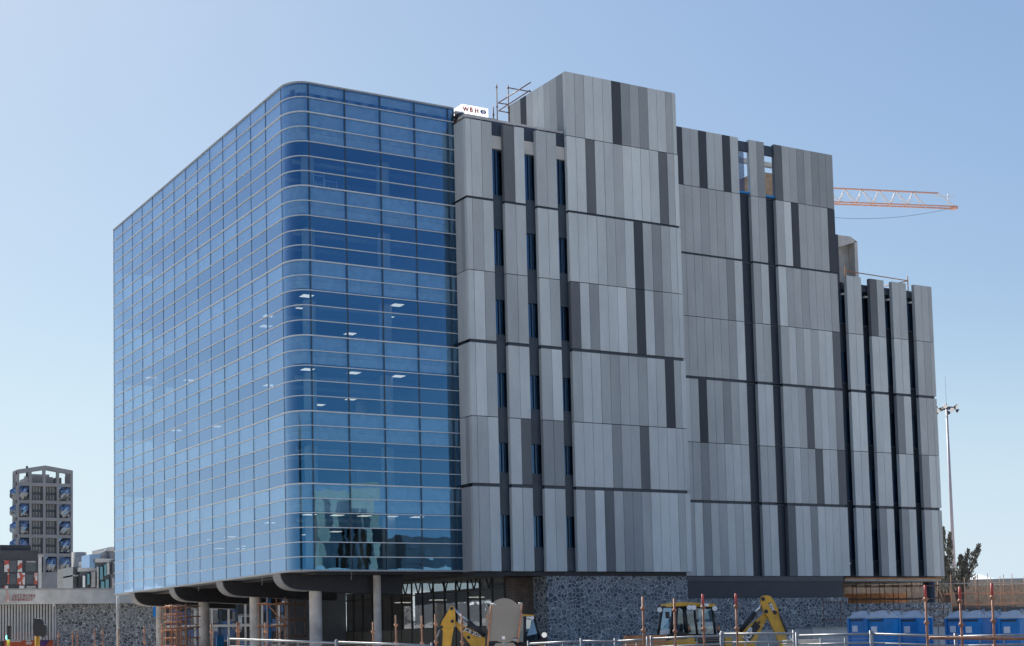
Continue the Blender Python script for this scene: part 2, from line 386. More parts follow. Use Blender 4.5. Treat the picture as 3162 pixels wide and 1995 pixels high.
# side of first column (faces -x), two panels
sd=['-','CC','cD','CC','CC','CD','DD']
for t in range(1,7):
    mb=MB(); zt,zb_=TZ[t]; s=sd[t]
    mb.box(9.77,9.9,YC+.28,-.66,zb_+.01,zt-.01,M_CLAD,shade(s[1])); mb.box(9.77,9.9,-.638,.02,zb_+.01,zt-.01,M_CLAD,shade(s[0]))
    mb.box(9.8,9.9,YC+.3,.01,zb_,zt-.02,M_JOINT); mb.build('cladding_return',BL,shade=True)
# C tower upper side
ys=[-1.08,-.39,.32,1.0,1.66,2.31,3.0,3.68,4.34,5.04]; mb=MB()
for a,b,s in zip(ys[:-1],ys[1:],'dcCBBbFCC'): mb.box(16.42,16.6,a+GAP,b-GAP,30.2,33.94,M_CLAD,shade(s))
mb.box(16.45,16.6,-1.0,5.03,30.17,33.9,M_JOINT); mb.build('cladding_return',BL,shade=True)
mb=MB(); mb.box(16.6,24.2,-1.07,5.0,5.2,33.85,M_DARKW); mb.build('tower_body',BL)
# D
D1=[27.2,28.35,29.0,29.65,30.3,30.95,31.6,32.25,32.92]; D2=[33.85,34.47,35.12]; D3=[35.98,36.65,37.28,37.93,38.57,39.22,39.86,40.51,41.15]
D1s=['FCCFbbFC','CCCcCCCB','CCCCCCDB','CCCCCCcA','BbFCCDCB','CCDCCBBB','CADBCBbB']
D1s[0]='FCCFbbFb'
D2s=['CD','CC','cB','bC','BB','CC','bB']; D3s=['ECcDcDDD','CAFCCcCF','AcCcCCCc','CBCBCBBE','bbCEbBbD','CBCCEBbE','EBBDABBB']
YD=3.4
for t in range(7):
    k=t*.012
    block(D1,YD,t,D1s[t]); block(D2,YD,t,D2s[t]); block([x for x in D3[:-1]]+[D3[-1]+k],YD,t,D3s[t])
E1=[42.0,42.66,43.32];E2=[44.12,44.78,45.45];E3=[46.2,46.87,47.55];E4=[48.35,49.03,49.7,50.05]
Es=[(E1,['bb','BB','AA','BB','BB']),(E2,['EC','BB','BB','BB','DB']),(E3,['CC','BB','dB','BB','DB']),(E4,['CCc','CcC','CCC','DBB','CBC'])]
for xs,sh in Es:
    for t in range(2,7): block(xs,YD,t,sh[t-2])
for (xa,xb,y,ts) in ((16.42,24.4,YC,(1,3,5)),(27.2,32.92,YD,(1,3,5)),(33.85,35.12,YD,(1,3,5)),(35.98,41.2,YD,(1,3,5)),(9.77,11.44,YC,(1,3,5)),(12.2,13.55,YC,(1,3,5)),(14.34,15.69,YC,(1,3,5)),(42,43.32,YD,(3,5)),(44.12,45.45,YD,(3,5)),(46.2,47.55,YD,(3,5)),(48.35,50.05,YD,(3,5))):
    for t in ts: recess(xa,xb,y,TZ[t][1]+.02,TZ[t+1][0]-.02)
# wall with windows behind columns A
YW=-1.04
mb=MB(); mb.box(9.95,16.6,-.55,14,5.1,30.0,M_DARKW); mb.box(9.95,16.6,-.2,14,30.0,30.5,M_CONC); mb.build('wing_body',BL)
mb=MB(); mb.box(9.9,16.42,-.98,-.2,30.36,30.5,M_CONCL); mb.build('roof_edge',BL)
for (xa,xb) in ((11.44,12.2),(13.55,14.34),(15.69,16.42)):
    mb=MB(); mb.box(xa-.3,xb+.3,-1.06,-.56,29.55,30.34,M_MESHW); mb.build('louvre',BL)
    mb=MB(); mb.box(xa-.3,xb+.3,-1.07,-.56,28.78,29.52,M_CONCL); mb.build('concrete_beam',BL)
    zl=28.78
    for t in range(6):
        za=TZ[t+1][0]; zb_=TZ[t+1][1]
        w_top=[28.75,24.2,20.2,16.1,12.2,8.2][t]; w_bot=[26.1,22.1,18.2,14.15,10.5,6.4][t]
        m1=MB(); m1.box(xa-.3,xb+.3,-1.05,-.56,w_top+.0,(zl-.01),M_DARKW) if zl-w_top>.1 else None
        if m1.v: m1.build('spandrel_panel',BL)
        zl=w_bot
        w=MB(); w.face([(xa-.3,-.95,w_bot),(xb+.3,-.95,w_bot),(xb+.3,-.95,w_top),(xa-.3,-.95,w_top)],M_WING)
        wo=w.build('window',BL); f=MB(); f.box(xb-.36,xb-.33,-1.03,-.96,w_bot,w_top,M_MULL); f.box(xa-.3,xb+.3,-1.05,-1.01,w_bot,w_bot+.05,M_MULL); f.build('window_frame',wo)
    m1=MB(); m1.box(xa-.3,xb+.3,-1.05,-.56,5.12,zl-.01,M_DARKW); m1.build('spandrel_panel',BL)
# D body, louvre gaps
mb=MB(); mb.box(24.3,41.1,YD+.75,24,5.15,29.9,M_DARKW); mb.box(41.1,41.85,YD+.5,20,5.15,28.6,M_JOINT); mb.box(24.25,27.3,YD+.05,YD+.7,5.2,33.9,M_JOINT); mb.build('rear_block_body',BL)
for xa,xb in ((32.92,33.85),(35.12,35.98)):
    for t in range(1,7):
        zt=TZ[t][0]+.1;zb_=TZ[t][1]+.0
        mb=MB(); 
        if t==1: zt=30.3
        z=zb_
        mb.box(xa-.2,xb+.2,YD+.34,YD+.5,zb_,zt-.16,M_MESHW)
        while z<zt-.2: mb.box(xa-.15,xb+.15,YD+.30,YD+.335,z,z+.035,M_DARKW); z+=.11
        mb.box(xa-.2,xb+.2,YD+.28,YD+.48,zt-.15,zt,M_JOINT)
        mb.build('louvre',BL)
# plant level above D
mb=MB(); mb.box(32.8,36.1,YD+.12,YD+.3,33.15,33.8,M_DARKW); mb.build('plant_screen_beam',BL); mb=MB(); mb.box(32.8,36.1,YD+.1,YD+.32,30.3,30.42,M_TBLUE); mb.build('plant_screen_sill',BL)
mb=MB(); mb.box(32.95,33.55,YD+.2,YD+.22,30.4,33.15,mk_mesh('screen_mesh',(.02,.06,.16),.09,.3)); mb.build('screen_mesh',BL)
mb=MB(); mb.box(38.5,41,8,12,29.9,33.75,M_BRICKL); mb.box(35.8,37.6,8,8.3,29.9,32.9,M_BRICKL); mb.build('brick_plant_room',BL)
mb=MB(); mb.box(33,41,5.5,5.8,33.2,33.5,M_CONCL); mb.build('plant_beam',BL)
# E body
mb=MB(); mb.box(41.9,49.9,YD+.6,20,5.0,25.0,M_DARKW); mb.box(41.85,49.9,YD+.35,YD+.6,24.75,25.25,M_DARKW); mb.build('low_block_body',BL)
for xa,xb in ((41.3,42.0),(43.32,44.12),(45.45,46.2),(47.55,48.35)):
    for zt,zb_ in ((24.6,22.4),(20.4,18.3),(16.4,14.1),(12.4,10.2),(8.3,6.2)):
        w=MB(); w.face([(xa-.1,YD+.42,zb_),(xb+.1,YD+.42,zb_),(xb+.1,YD+.42,zt),(xa-.1,YD+.42,zt)],M_WING)
        wo=w.build('window',BL); f=MB(); f.box(xa-.1,xb+.1,YD+.37,YD+.41,zb_-.08,zb_,M_JOINT); f.box(xa+.32,xa+.35,YD+.37,YD+.41,zb_,zt,M_MULL); f.build('window_frame',wo)
    m1=MB(); m1.box(xa+.1,xa+.22,YD+.2,YD+.5,5.9,6.0,M_CONCL); m1.build('bracket',BL); m1=MB(); m1.box(xb-.25,xb-.05,YD+.2,YD+.5,24.35,24.45,M_CONCL); m1.build('bracket',BL)
m1=MB(); m1.box(47.9,47.96,YD+.4,YD+.46,20.6,24.4,M_WHITE); m1.box(47.6,47.96,YD+.4,YD+.46,24.34,24.4,M_WHITE); m1.build('window_reveal',BL)
m1=MB(); m1.box(45.75,45.8,YD+.4,YD+.46,22.3,23.5,M_WHITE); m1.box(45.75,45.8,YD+.4,YD+.46,18.2,19.5,M_WHITE); m1.build('window_reveal',BL)
# shaft
mb=MB(); mb.box(43.2,47.55,8.6,12,25,29.75,M_CONC); mb.box(47.25,47.55,8,8.6,25,29.75,M_CONCL)
mb.hexa([Vector(p) for p in ((43.2,8,28.3),(47.55,8,29.75),(47.55,8.6,29.75),(43.2,8.6,28.3))],[Vector(p) for p in ((43.2,8,30.0),(46.9,8,30.05),(46.9,8.6,30.05),(43.2,8.6,30.0))],M_CONCL)  # soffit wedge in paler concrete, standing in for the light on it
mb.build('stair_shaft',BL)
# roof slab trims of A/C
# base: dark strips, stone block, dark soffit band
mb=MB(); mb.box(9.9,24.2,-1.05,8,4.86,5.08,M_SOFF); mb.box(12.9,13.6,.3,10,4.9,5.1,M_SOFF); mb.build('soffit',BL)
mb=MB(); mb.box(14.55,24.28,-1.0,3.3,-.1,4.85,M_STONE); mb.build('stone_plinth',BL)
mb=MB(); mb.box(24.3,40.68,YD+.05,12,4.74,5.06,M_DARKW); mb.box(24.3,40.6,YD+.12,12,3.67,4.74,M_JOINT); mb.build('dark_fascia',BL)
mb=MB(); mb.box(24.3,40.95,YD,3.9,-.1,3.66,M_STONE); mb.box(40.95,50.6,YD,3.8,-.1,3.24,M_STONE); mb.build('stone_wall',BL)
mb=MB(); mb.box(41,50,3.7,20,4.75,4.99,M_CONC); mb.box(41,50,3.65,3.7,4.9,4.99,M_WOOD); mb.build('transfer_slab',BL)
p=onY(*z5(1335,700),5.2); mb=MB(); mb.tube((p.x,5.2,0),(p.x,5.2,4.8),.42,M_DARKW,20); mb.build('column',BL)
mb=MB(); mb.box(12.8,14.55,.5,.8,0,4.84,M_BRICK); mb.build('brick_wall',BL)
# ground-floor glazing, faces -x
XG=12.8
gy=[.6+1.45*k for k in range(19)]
mb=MB()
mb.face([(XG,gy[-1],2.2),(XG,gy[0],2.2),(XG,gy[0],5.0),(XG,gy[-1],5.0)],M_GLASSG); g=mb.build('shopfront_glass',BL)
mb=MB()
for y in gy: mb.box(XG-.07,XG+.03,y-.035,y+.035,0,5.0,M_BLACK)
for z,h in ((2.14,.05),(4.22,.06)): mb.box(XG-.08,XG+.02,gy[0]+.04,gy[-1],z,z+h,M_BLACK)
mb.build('shopfront_frame',BL)
mb=MB(); mb.box(XG-.04,XG+.1,gy[0],gy[-1],0,2.13,plain('dark_infill_panel',(.15,.14,.125),.6)); mb.build('shopfront_infill',BL)
mb=MB(); mb.box(20,20.3,.8,26,0,4.9,M_CORE); mb.box(XG,20,26.5,26.8,0,4.9,M_BRICK); mb.box(13,20,.9,26,-.02,.02,M_CONCL);mb.build('lobby_walls',BL)
for y in (4,9,14,19):
    mb=MB(); mb.box(15,16.2,y,y+.12,4.0,4.05,M_LIGHT); mb.build('lobby_light',BL)
# black V struts in front of the glazing
for k in range(9):
    y=1.2+k*1.75; mb=MB(); mb.tube((XG-.7,y,4.28),(XG-.7,y-.35,5.0),.045,M_BLACK,6); mb.tube((XG-.7,y+.05,4.28),(XG-.7,y+.4,5.0),.045,M_BLACK,6); mb.build('v_strut',BL)
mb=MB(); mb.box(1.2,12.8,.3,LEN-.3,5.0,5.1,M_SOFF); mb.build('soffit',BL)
# curved beams, rounded ends coloured pale as lit, sides dark as shaded
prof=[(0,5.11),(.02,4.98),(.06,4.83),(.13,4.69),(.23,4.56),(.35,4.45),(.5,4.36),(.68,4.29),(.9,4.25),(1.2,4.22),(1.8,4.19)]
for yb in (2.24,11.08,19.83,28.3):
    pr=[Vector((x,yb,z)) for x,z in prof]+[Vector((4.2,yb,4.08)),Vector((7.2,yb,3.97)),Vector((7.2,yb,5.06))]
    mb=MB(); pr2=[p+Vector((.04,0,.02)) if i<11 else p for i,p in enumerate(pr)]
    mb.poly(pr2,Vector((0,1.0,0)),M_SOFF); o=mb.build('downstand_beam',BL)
    mb=MB()
    for a,b in zip(prof[:-1],prof[1:]):
        mb.face([(a[0],yb-.01,a[1]),(a[0],yb+1.02,a[1]),(b[0],yb+1.02,b[1]),(b[0],yb-.01,b[1])],M_RIB,True)
        mb.face([(a[0],yb-.01,a[1]),(b[0],yb-.01,b[1]),(b[0]+.05,yb-.01,b[1]+.03),(a[0]+.05,yb-.01,a[1]+.03)],M_RIB)
    mb.build('beam_end',o)
M_COLM=plain('fair_faced_column',(.50,.46,.42),.85,0,.3,1.1,.01)
# columns under beams
for (u,v,yb,r) in ((1727,365,2.74,.34),(1167,418,11.58,.33),(692,470,20.33,.33),(292,515,28.8,.33)):
    p=onY(*z2(u,v),yb); mb=MB(); mb.tube((p.x,yb,0),(p.x,yb,4.32),r,M_COLM,24,cap=False); mb.build('column',BL)
p=onZ(*z2(2298,200),5.19); mb=MB(); mb.tube((p.x,1.88,0),(p.x,1.88,5.05),.21,M_COLM,24,cap=False); mb.build('column',BL)
# cable wires / hanging bits beneath facade
# scaffold left standing indoors, seen through the glass
t=thing('indoor_scaffold','pale scaffold tower indoors, seen through the upper floor glass right of the corner','scaffold')
fz=zr(6)-.05
for (u0,u1,v1,yy) in ((738,762,408,2.2),(764,792,422,2.2)):
    a=onY(u0,440,yy);b=onY(u1,440,yy);c=onY(u0,v1,yy)
    for X_ in (a.x,b.x):
        for Y_ in (yy,yy+1.1): mb=MB(); mb.tube((X_,Y_,fz),(X_,Y_,c.z),.03,M_WHITE,6); mb.build('standard',t)
    mb=MB()
    for k in range(1,4):
        z_=fz+(c.z-fz)*k/3.2
        mb.tube((a.x,yy,z_),(b.x,yy,z_),.025,M_WHITE,6); mb.tube((a.x,yy+1.1,z_),(b.x,yy+1.1,z_),.025,M_WHITE,6)
    mb.build('ledger',t)
# ducts under the floors
for i in (1,6,11,16,21,26):
    mb=MB(); z_=zr(i)-1.62
    for y_ in (3.4,6.5): mb.tube((1.5,y_,z_),(9.6,y_,z_),.14,M_GALV,10)
    mb.build('duct',BL)
for u_,v_,n_ in ((1230,235,.5),(2058,190,.45),(640,335,.25)):
    p=onY(*z2(u_,v_),0 if u_>1500 else 6); 
    if u_<1500: p=onX(*z2(u_,v_),0)
    mb=MB(); mb.path([p,p-ZU*n_*.5+Vector((.03,0,0)),p-ZU*n_],.018,M_TAN,5); mb.build('loose_strap',BL)
# ------------------------------------------------------------------ ground, road
def sheet(name,x0,x1,y0,y1,z,m,kind='structure'):
    mb=MB(); mb.face([(x0,y0,z),(x1,y0,z),(x1,y1,z),(x0,y1,z)],m); return struct(mb.build(name),kind)
sheet('ground',-4000,4000,-4000,6000,-.02,M_SAND)
sheet('road',-400,400,-66,-46,.004,M_ASPH)
mb=MB(); mb.box(-400,400,-46,-43.2,-.02,.12,M_CONCL); struct(mb.build('pavement'))
# ------------------------------------------------------------------ roof things
sg=thing('rooftop_sign','white box sign lettered WBHO on the roof between glass block and grey tower','sign',(0,0,0))
a=onY(*z7(190,385),.6)
YS=.6
fl=onY(*z7(192,306),YS); fr=onY(*z7(398,342),YS); bl=onY(*z7(192,375),YS)
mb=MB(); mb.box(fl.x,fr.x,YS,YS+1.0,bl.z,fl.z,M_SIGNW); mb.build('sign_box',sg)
zw=zm(1380,280,10.85)
for ch_,u0,v0,sz in (('W',535,672,.36),('B',765,700,.36),('H',930,735,.36)):
    q=onY(*zw(u0,v0),YS-.02); o=text_mesh(ch_,sz,Vector((q.x,YS-.02,q.z)),Vector((1,0,0)),ZU,.02,M_RED,'letter',sg,bold=.012)
q=onY(*zw(1218,712),YS-.02); ob=MB(); el=lambda rx,rz,y:[Vector((q.x+math.cos(t)*rx,y,q.z+math.sin(t)*rz)) for t in [2*math.pi*k/24 for k in range(24)]]
ob.poly(el(.19,.13,YS-.03),Vector((0,.02,0)),M_BLUE); ob.poly(el(.085,.125,YS-.04),Vector((0,.008,0)),M_WHITE); ob.build('letter',sg)
for x in (fl.x+.2,fr.x-.3): mb=MB(); mb.box(x,x+.1,YS+.3,YS+.4,30.4,bl.z,M_GALV); mb.build('support_post',sg)
def tubes(name,label,cat,segs,r,m,group=None,couplers=True):
    t=thing(name,label,cat,(0,0,0),group)
    for i,(a,b,pn) in enumerate(segs):
        mb=MB(); mb.tube(a,b,r,m,8)
        if couplers and pn=='standard':
            a_=Vector(a);b_=Vector(b)
            for k in (.35,.7,.96): c=a_.lerp(b_,k); mb.tube(c-ZU*.05,c+ZU*.05,r*1.7,m,8)
        mb.build(pn,t)
    return t
Y1=5.0
v1=onY(*z7(470,425),Y1); v1t=onY(*z7(470,155),Y1); v2=onY(*z7(557,310),Y1); v2t=onY(*z7(557,158),Y1)
def along(u,v,X): return onX(*z7(u,v),X)
segs=[(Vector((v1.x,Y1,30.5)),Vector((v1.x,Y1,v1t.z)),'standard'),(Vector((v2.x,Y1,30.5)),Vector((v2.x,Y1,v2t.z)),'standard')]
for u,v,w,h in ((478,298,730,138),(480,360,725,200)):
    segs.append((onX(*z7(u,v),v1.x),onX(*z7(w,h),v1.x),'ledger'))
p=onY(*z7(557,180),Y1);q=onY(*z7(735,212),Y1)
segs+= [(Vector((v2.x,Y1,p.z)),Vector((q.x,Y1,q.z)),'ledger'),(onY(*z7(478,300),Y1),onY(*z7(557,310),Y1),'ledger'),(onY(*z7(480,360),Y1),onY(*z7(575,378),Y1),'ledger')]
ra=tubes('roof_scaffold','brown tube scaffold frame rising from the roof left of the grey tower','scaffold',segs,.035,M_BROWNT)
mb=MB(); a_=onY(*z7(490,425),3.5); mb.hexa([Vector((a_.x,2.5,30.5)),Vector((a_.x+1.6,2.5,30.5)),Vector((a_.x+1.6,5,31.4)),Vector((a_.x,5,30.6))],[Vector((a_.x,2.5,30.6)),Vector((a_.x+1.6,2.5,30.7)),Vector((a_.x+1.6,5,31.5)),Vector((a_.x,5,30.7))],M_WOOD)
tag(mb.build('timber_deck'),'brown timber deck boards under the roof scaffold beside the grey tower','boards')
p=onY(*z7(441,450),-.3); q=onY(*z7(441,330),-.3); mb=MB(); mb.tube((p.x,-.3,30.5),(p.x,-.3,q.z),.035,M_BROWNT); mb.tube((p.x,-.3,q.z-.5),(p.x,-.3,q.z-.4),.06,M_BROWNT)
tag(mb.build('scaffold_pole'),'single brown upright pole on the roof edge right of the white sign','pole')
mb=MB()
random.seed(3)
for k in range(22):
    x=9.84+random.random()*.2; z=30.3+random.random()*.5; y=-.5+random.random()*.5; m_=random.choice([M_BLACK,M_DARKW,M_JOINT,M_BROWNT])
    mb.hexa([Vector((x,y,z-.12)),Vector((x+.3,y-.05,z-.05)),Vector((x+.26,y+.3,z-.1)),Vector((x+.05,y+.3,z-.12))],[Vector((x+.02,y+.05,z+.1)),Vector((x+.25,y,z+.12)),Vector((x+.25,y+.25,z+.15)),Vector((x,y+.3,z+.1))],m_)
c_a=onY(*zw(270,700),-.3); c_b=onY(*zw(540,740),-.3)
for k_ in range(3):
    x=c_a.x+(c_b.x-c_a.x)*k_/3; z=c_a.z+(c_b.z-c_a.z)*k_/3-.02
    w_=(c_b.x-c_a.x)/3
    mb.hexa([Vector((x,-.4,z-.04)),Vector((x+w_,-.45,z-.08)),Vector((x+w_,-.1,z-.06)),Vector((x,-.1,z-.02))],[Vector((x+.02,-.36,z+.06)),Vector((x+w_*.9,-.4,z+.02)),Vector((x+w_,-.15,z+.03)),Vector((x+.01,-.12,z+.05))],M_CONCL)
tag(mb.build('rubbish_heap'),'dark heap of rubble and sheeting on the roof left of the white sign','heap')
mb=MB()
for y0 in (.2,):
    f0=onY(*zw(620,790),-.4).x; zf=onY(*zw(620,790),-.4).z; mb.box(f0,16.3,-.4,-.3,30.2,zf,M_GALV); mb.box(f0,12.4,-.42,.5,zf+.002,zf+.03,M_GALV)
tag(mb.build('roof_flashing'),'low grey metal upstand running along the roof behind the clad columns','upstand')
# guard rail on low block
a=onY(*z8(1133,985),YD+1);b=onY(*z8(1525,1047),YD+1)
segs=[(Vector((a.x,YD+1,25.25)),Vector((a.x,YD+1,a.z+.3)),'post'),(Vector((b.x,YD+1,25.25)),Vector((b.x,YD+1,b.z+.35)),'post'),(Vector((a.x,YD+1,a.z)),Vector((b.x,YD+1,b.z)),'rail'),(Vector((b.x,YD+1,b.z)),Vector((b.x-.3,YD+3,b.z)),'rail')]
tubes('guard_rail','thin brown guard rail above the roof of the low right hand block','railing',segs,.035,M_WOOD)
# ------------------------------------------------------------------ tower crane
cr=thing('tower_crane','orange and white lattice crane jib reaching out behind the grey block','crane')
pL=onZ(*z8(1062,560),50); pR=onZ(*z8(1828,590),50)
d=(pR-pL); d.z=0; L_=d.length; d.normalize(); nrm=Vector((-d.y,d.x,0))
start=pL-d*3.6; tot=(pR-start).length
mb=MB(); ppm=(F/K)/float(np.dot(np.array(pL)-CAM,FW)); W=.42; Ht=36/ppm
def hgt(s): return Ht*(1.0 if s<tot-6 else max(.35,1-(s-(tot-6))/9))
mb.path([start+nrm*W,pR+nrm*W],.09,M_CRANE,6); mb.path([start-nrm*W,pR-nrm*W],.09,M_CRANE,6)
mb.tube(start+ZU*Ht,start+d*(tot-2.2)+ZU*Ht*.93,.1,M_CRANE,6)
mb.build('chord',cr)
mb=MB(); n=int((tot-2.2)/2.1)
for k in range(n):
    s0=k*2.1; top=start+d*(s0+.8)+ZU*Ht*.97
    for sgn in (1,-1):
        mb.tube(start+d*s0+nrm*W*sgn,top,.05,M_CRW,5); mb.tube(start+d*(s0+2.1)+nrm*W*sgn,top,.05,M_CRW,5)
    mb.tube(start+d*s0+nrm*W,start+d*s0-nrm*W,.05,M_CRANE,5)
mb.tube(start+d*(tot-2.2)+ZU*Ht*.93,pR,.05,M_CRW,5)
mb.build('lattice',cr)
mb=MB(); mb.box(pR.x-.7,pR.x-.1,pR.y-.35,pR.y+.35,49.75,50.1,M_CRANE); mb.tube(pR-d*1+ZU*.1,pR-d*1+ZU*1.6,.05,M_CRW,5); mb.tube(pR-d*2.6+ZU*1.3,pR-d*.2+ZU*1.3,.04,M_CRW,5); mb.build('jib_end',cr)
def onV(u,v):  # point on the upright plane through the jib
    q=ray(*z8(u,v)); nn=np.array([-d.y,d.x,0]); t=np.dot(np.array(pL)-CAM,nn)/np.dot(q,nn); return Vector(CAM+q*t)
c0_=onV(1062,643); c1_=onV(1780,597); mb=MB(); pts=[(c0_-(c1_-c0_)*.08).lerp(c1_,k/12)-ZU*(.6*4*(k/12)*(1-k/12)) for k in range(13)]
mb.path(pts,.022,M_BLACK,4); mb.build('cable',cr)
mb=MB()
for sx,sy in ((1,1),(1,-1),(-1,1),(-1,-1)): mb.tube(start+Vector((sx*.9,sy*.9,-50)),start+Vector((sx*.9,sy*.9,2)),.1,M_CRANE,5)
for k in range(24):
    z=-50+k*2.1
    for (a,b) in (((1,1),(1,-1)),((1,-1),(-1,-1)),((-1,-1),(-1,1)),((-1,1),(1,1))): mb.tube(start+Vector((a[0]*.9,a[1]*.9,z)),start+Vector((b[0]*.9,b[1]*.9,z+2.1)),.05,M_CRW,4)
mb.build('mast',cr)
mb=MB(); mb.path([start,start-d*10],.3,M_CRANE,6); mb.box((start-d*9).x-1.2,(start-d*9).x+1.2,(start-d*9).y-1.2,(start-d*9).y+1.2,47.5,50,M_CONC); mb.tube(start+ZU*2,start+ZU*3.2,.15,M_CRANE,6); mb.build('counter_jib',cr)
# ------------------------------------------------------------------ floodlight mast
D_=196
hb=at(2226,962,D_); bs=Vector((hb.x,hb.y,0)); fm=thing('floodlight_mast','tall slim mast with a ring of floodlights right of the grey building','mast',tuple(bs))
mb=MB(); mb.tube(bs,hb,.30,M_CRW if 0 else plain('mast_steel',(.42,.38,.4),.5),12,.13); mb.build('pole',fm)
mb=MB(); pts=[hb+Vector((math.cos(t)*1.0,math.sin(t)*1.0,.1)) for t in [k*math.pi/6 for k in range(13)]]; mb.path(pts,.08,M_JOINT,6)
for k in range(4): mb.tube(hb+ZU*.1,pts[k*3],.06,M_JOINT,5)
mb.tube(hb,hb+ZU*.7,.08,M_JOINT,6); mb.tube(hb+ZU*.7,hb+ZU*4.4,.015,M_JOINT,4); mb.build('ring',fm)
for k in range(10):
    t=k*2*math.pi/10; c=hb+Vector((math.cos(t)*1.15,math.sin(t)*1.15,.35-.5*(k%2))); mb=MB(); o_=Vector((math.cos(t),math.sin(t),-.6))*.28
    mb.tube(c,c+o_,.12,M_JOINT,8,.3); mb.tube(c+o_,c+o_*1.12,.3,M_WHITE,8); mb.build('floodlight',fm)
# ------------------------------------------------------------------ trees right
def mk_leaf():
    m,nt,N,L=newmat('conifer_foliage'); b=N['Principled BSDF']
    L.new(ramp(N,L,noise(N,L,coords(N,L),1.6,3),[(.3,(.11,.115,.095)),(.7,(.28,.275,.23))]),b.inputs['Base Color']); b.inputs['Roughness'].default_value=.7; return m
M_LEAF=mk_leaf(); M_BARK=plain('bark',(.12,.09,.07),.9)
def plume_tree(name,label,plumes,D_,rng):
    ps=[(at(*z5(a,b),D_),at(*z5(c,e),D_),w) for a,b,c,e,w in plumes]
    base=Vector((ps[0][0].x,ps[0][0].y,0)); t=thing(name,label,'tree',tuple(base),'conifers right of the building')
    mb=MB(); mb.tube(base,base+ZU*max(1,ps[0][0].z-.2),.25,M_BARK,10,.18)
    for a,b,w in ps: mb.tube(base+ZU*2.2,a,.12,M_BARK,6,.09); mb.tube(a,a.lerp(b,.85),.09,M_BARK,6,.02)
    mb.build('trunk',t)
    mb=MB()
    for a,b,w in ps:
        ax=(b-a); Ln=ax.length; n=int(330*Ln*w)
        dn=ax.normalized(); u=dn.orthogonal().normalized(); vv=dn.cross(u)
        for _ in range(n):
            s=rng.random()**.8; th=rng.random()*6.283; sprig=.62+.38*math.sin(s*Ln*7+3*math.sin(th)+th)
            r=w*(1-s)**.65*math.sqrt(rng.random())*(.35+.65*sprig)*(1.15 if s>.12 else .8)
            c=a+ax*s+u*math.cos(th)*r+vv*math.sin(th)*r
            out=(u*math.cos(th)+vv*math.sin(th))*.5+dn*.9+Vector((rng.uniform(-.4,.4),rng.uniform(-.4,.4),rng.uniform(-.3,.4)))
            out.normalize(); sd=out.orthogonal().normalized(); sd.rotate(Matrix.Rotation(rng.random()*6.28,3,out)); l=rng.uniform(.12,.26); wd=l*.3
            mb.face([c-sd*wd,c+out*l*.5-sd*wd*.6,c+out*l,c+sd*wd],M_LEAF)
    mb.build('crown',t)
rng=random.Random(5)
plume_tree('conifer','leaning dark conifer with several pointed plumes right of the building',[(1700,800,1700,425,.8),(1730,760,1905,300,.62),(1700,740,1785,360,.5),(1620,800,1560,560,.6),(1650,820,1800,640,.5)],112,rng)
plume_tree('conifer','tall dark conifer half hidden behind the corner of the grey building',[(1560,820,1575,165,.55),(1480,800,1500,110,.6),(1520,820,1520,440,.7),(1440,830,1450,480,.6)],118,rng)
# ------------------------------------------------------------------ portable toilets
def toilet(D_,u,group,label,rot,first=[None],sc=1.0):
    top=at(*z5(u,1110),D_); base=Vector((top.x,top.y,top.z-2.05)); w=.435*sc
    if first[0] is None:
        t=thing('portable_toilet',label,'toilet',(0,0,0),group)
        mb=MB(); mb.box(-w,w,-w,w,0,2.05,M_TBLUE)
        for s in (-1,1):
            for q in (-1,1): mb.box(s*w-.05,s*w+.05,q*w-.05,q*w+.05,.003,2.04,M_TBLUE)
        for z in (.5,.95,1.4): mb.box(-w-.012,w+.012,-w-.012,w+.012,z,z+.04,M_TBLUE)
        mb.box(w-.0,w+.015,-w+.15,w-.15,.1,1.9,M_TBLUE)
        mb.build('cabin',t)
        mb=MB(); n=8; 
        for i in range(n):
            for j in range(n):
                def P(i,j):
                    x=-1+2*i/n;y=-1+2*j/n; return Vector((x*w*1.1,y*w*1.1,2.05+.27*(1-abs(x)**2.2)*(1-abs(y)**2.2)**.6 if abs(y)<1 else 2.05))
                mb.face([P(i,j),P(i+1,j),P(i+1,j+1),P(i,j+1)],M_TROOF,True)
        for i in range(4): x=-w*.7+i*w*.45; mb.box(x,x+.05,-w*.85,w*.85,2.1,2.26,M_TROOF)
        mb.box(-w*1.12,w*1.12,-w*1.12,w*1.12,2.0,2.06,M_TROOF); mb.build('roof',t)
        mb=MB(); mb.tube((-.1,-w*.85,2.05),(-.1,-w*.85,2.36),.06,M_GALV,8); mb.build('vent_pipe',t)
        mb=MB(); mb.box(-w-.03,-w-.012,-w*.1,w*.55,1.42,1.68,M_WHITE); mb.build('notice',t)
        mb=MB(); mb.box(-w-.03,-w-.012,-w*.75,w*.75,1.88,1.95,M_JOINT); mb.build('name_strip',t)
        mb=MB(); mb.box(-w*.95,w*.95,-w*.95,w*.95,-.35,0,M_WOOD); mb.build('pallet',t)
        first[0]=t; o=t
    else:
        s=first[0]; o=s.copy(); col.objects.link(o); o['label']=label; o['group']=group
        for c in list(s.children): k=c.copy(); col.objects.link(k); k.parent=o
    o.matrix_basis=Matrix.LocRotScale(base,Matrix.Rotation(rot,3,'Z'),None)
    return o
rb=-YAW-math.radians(5)
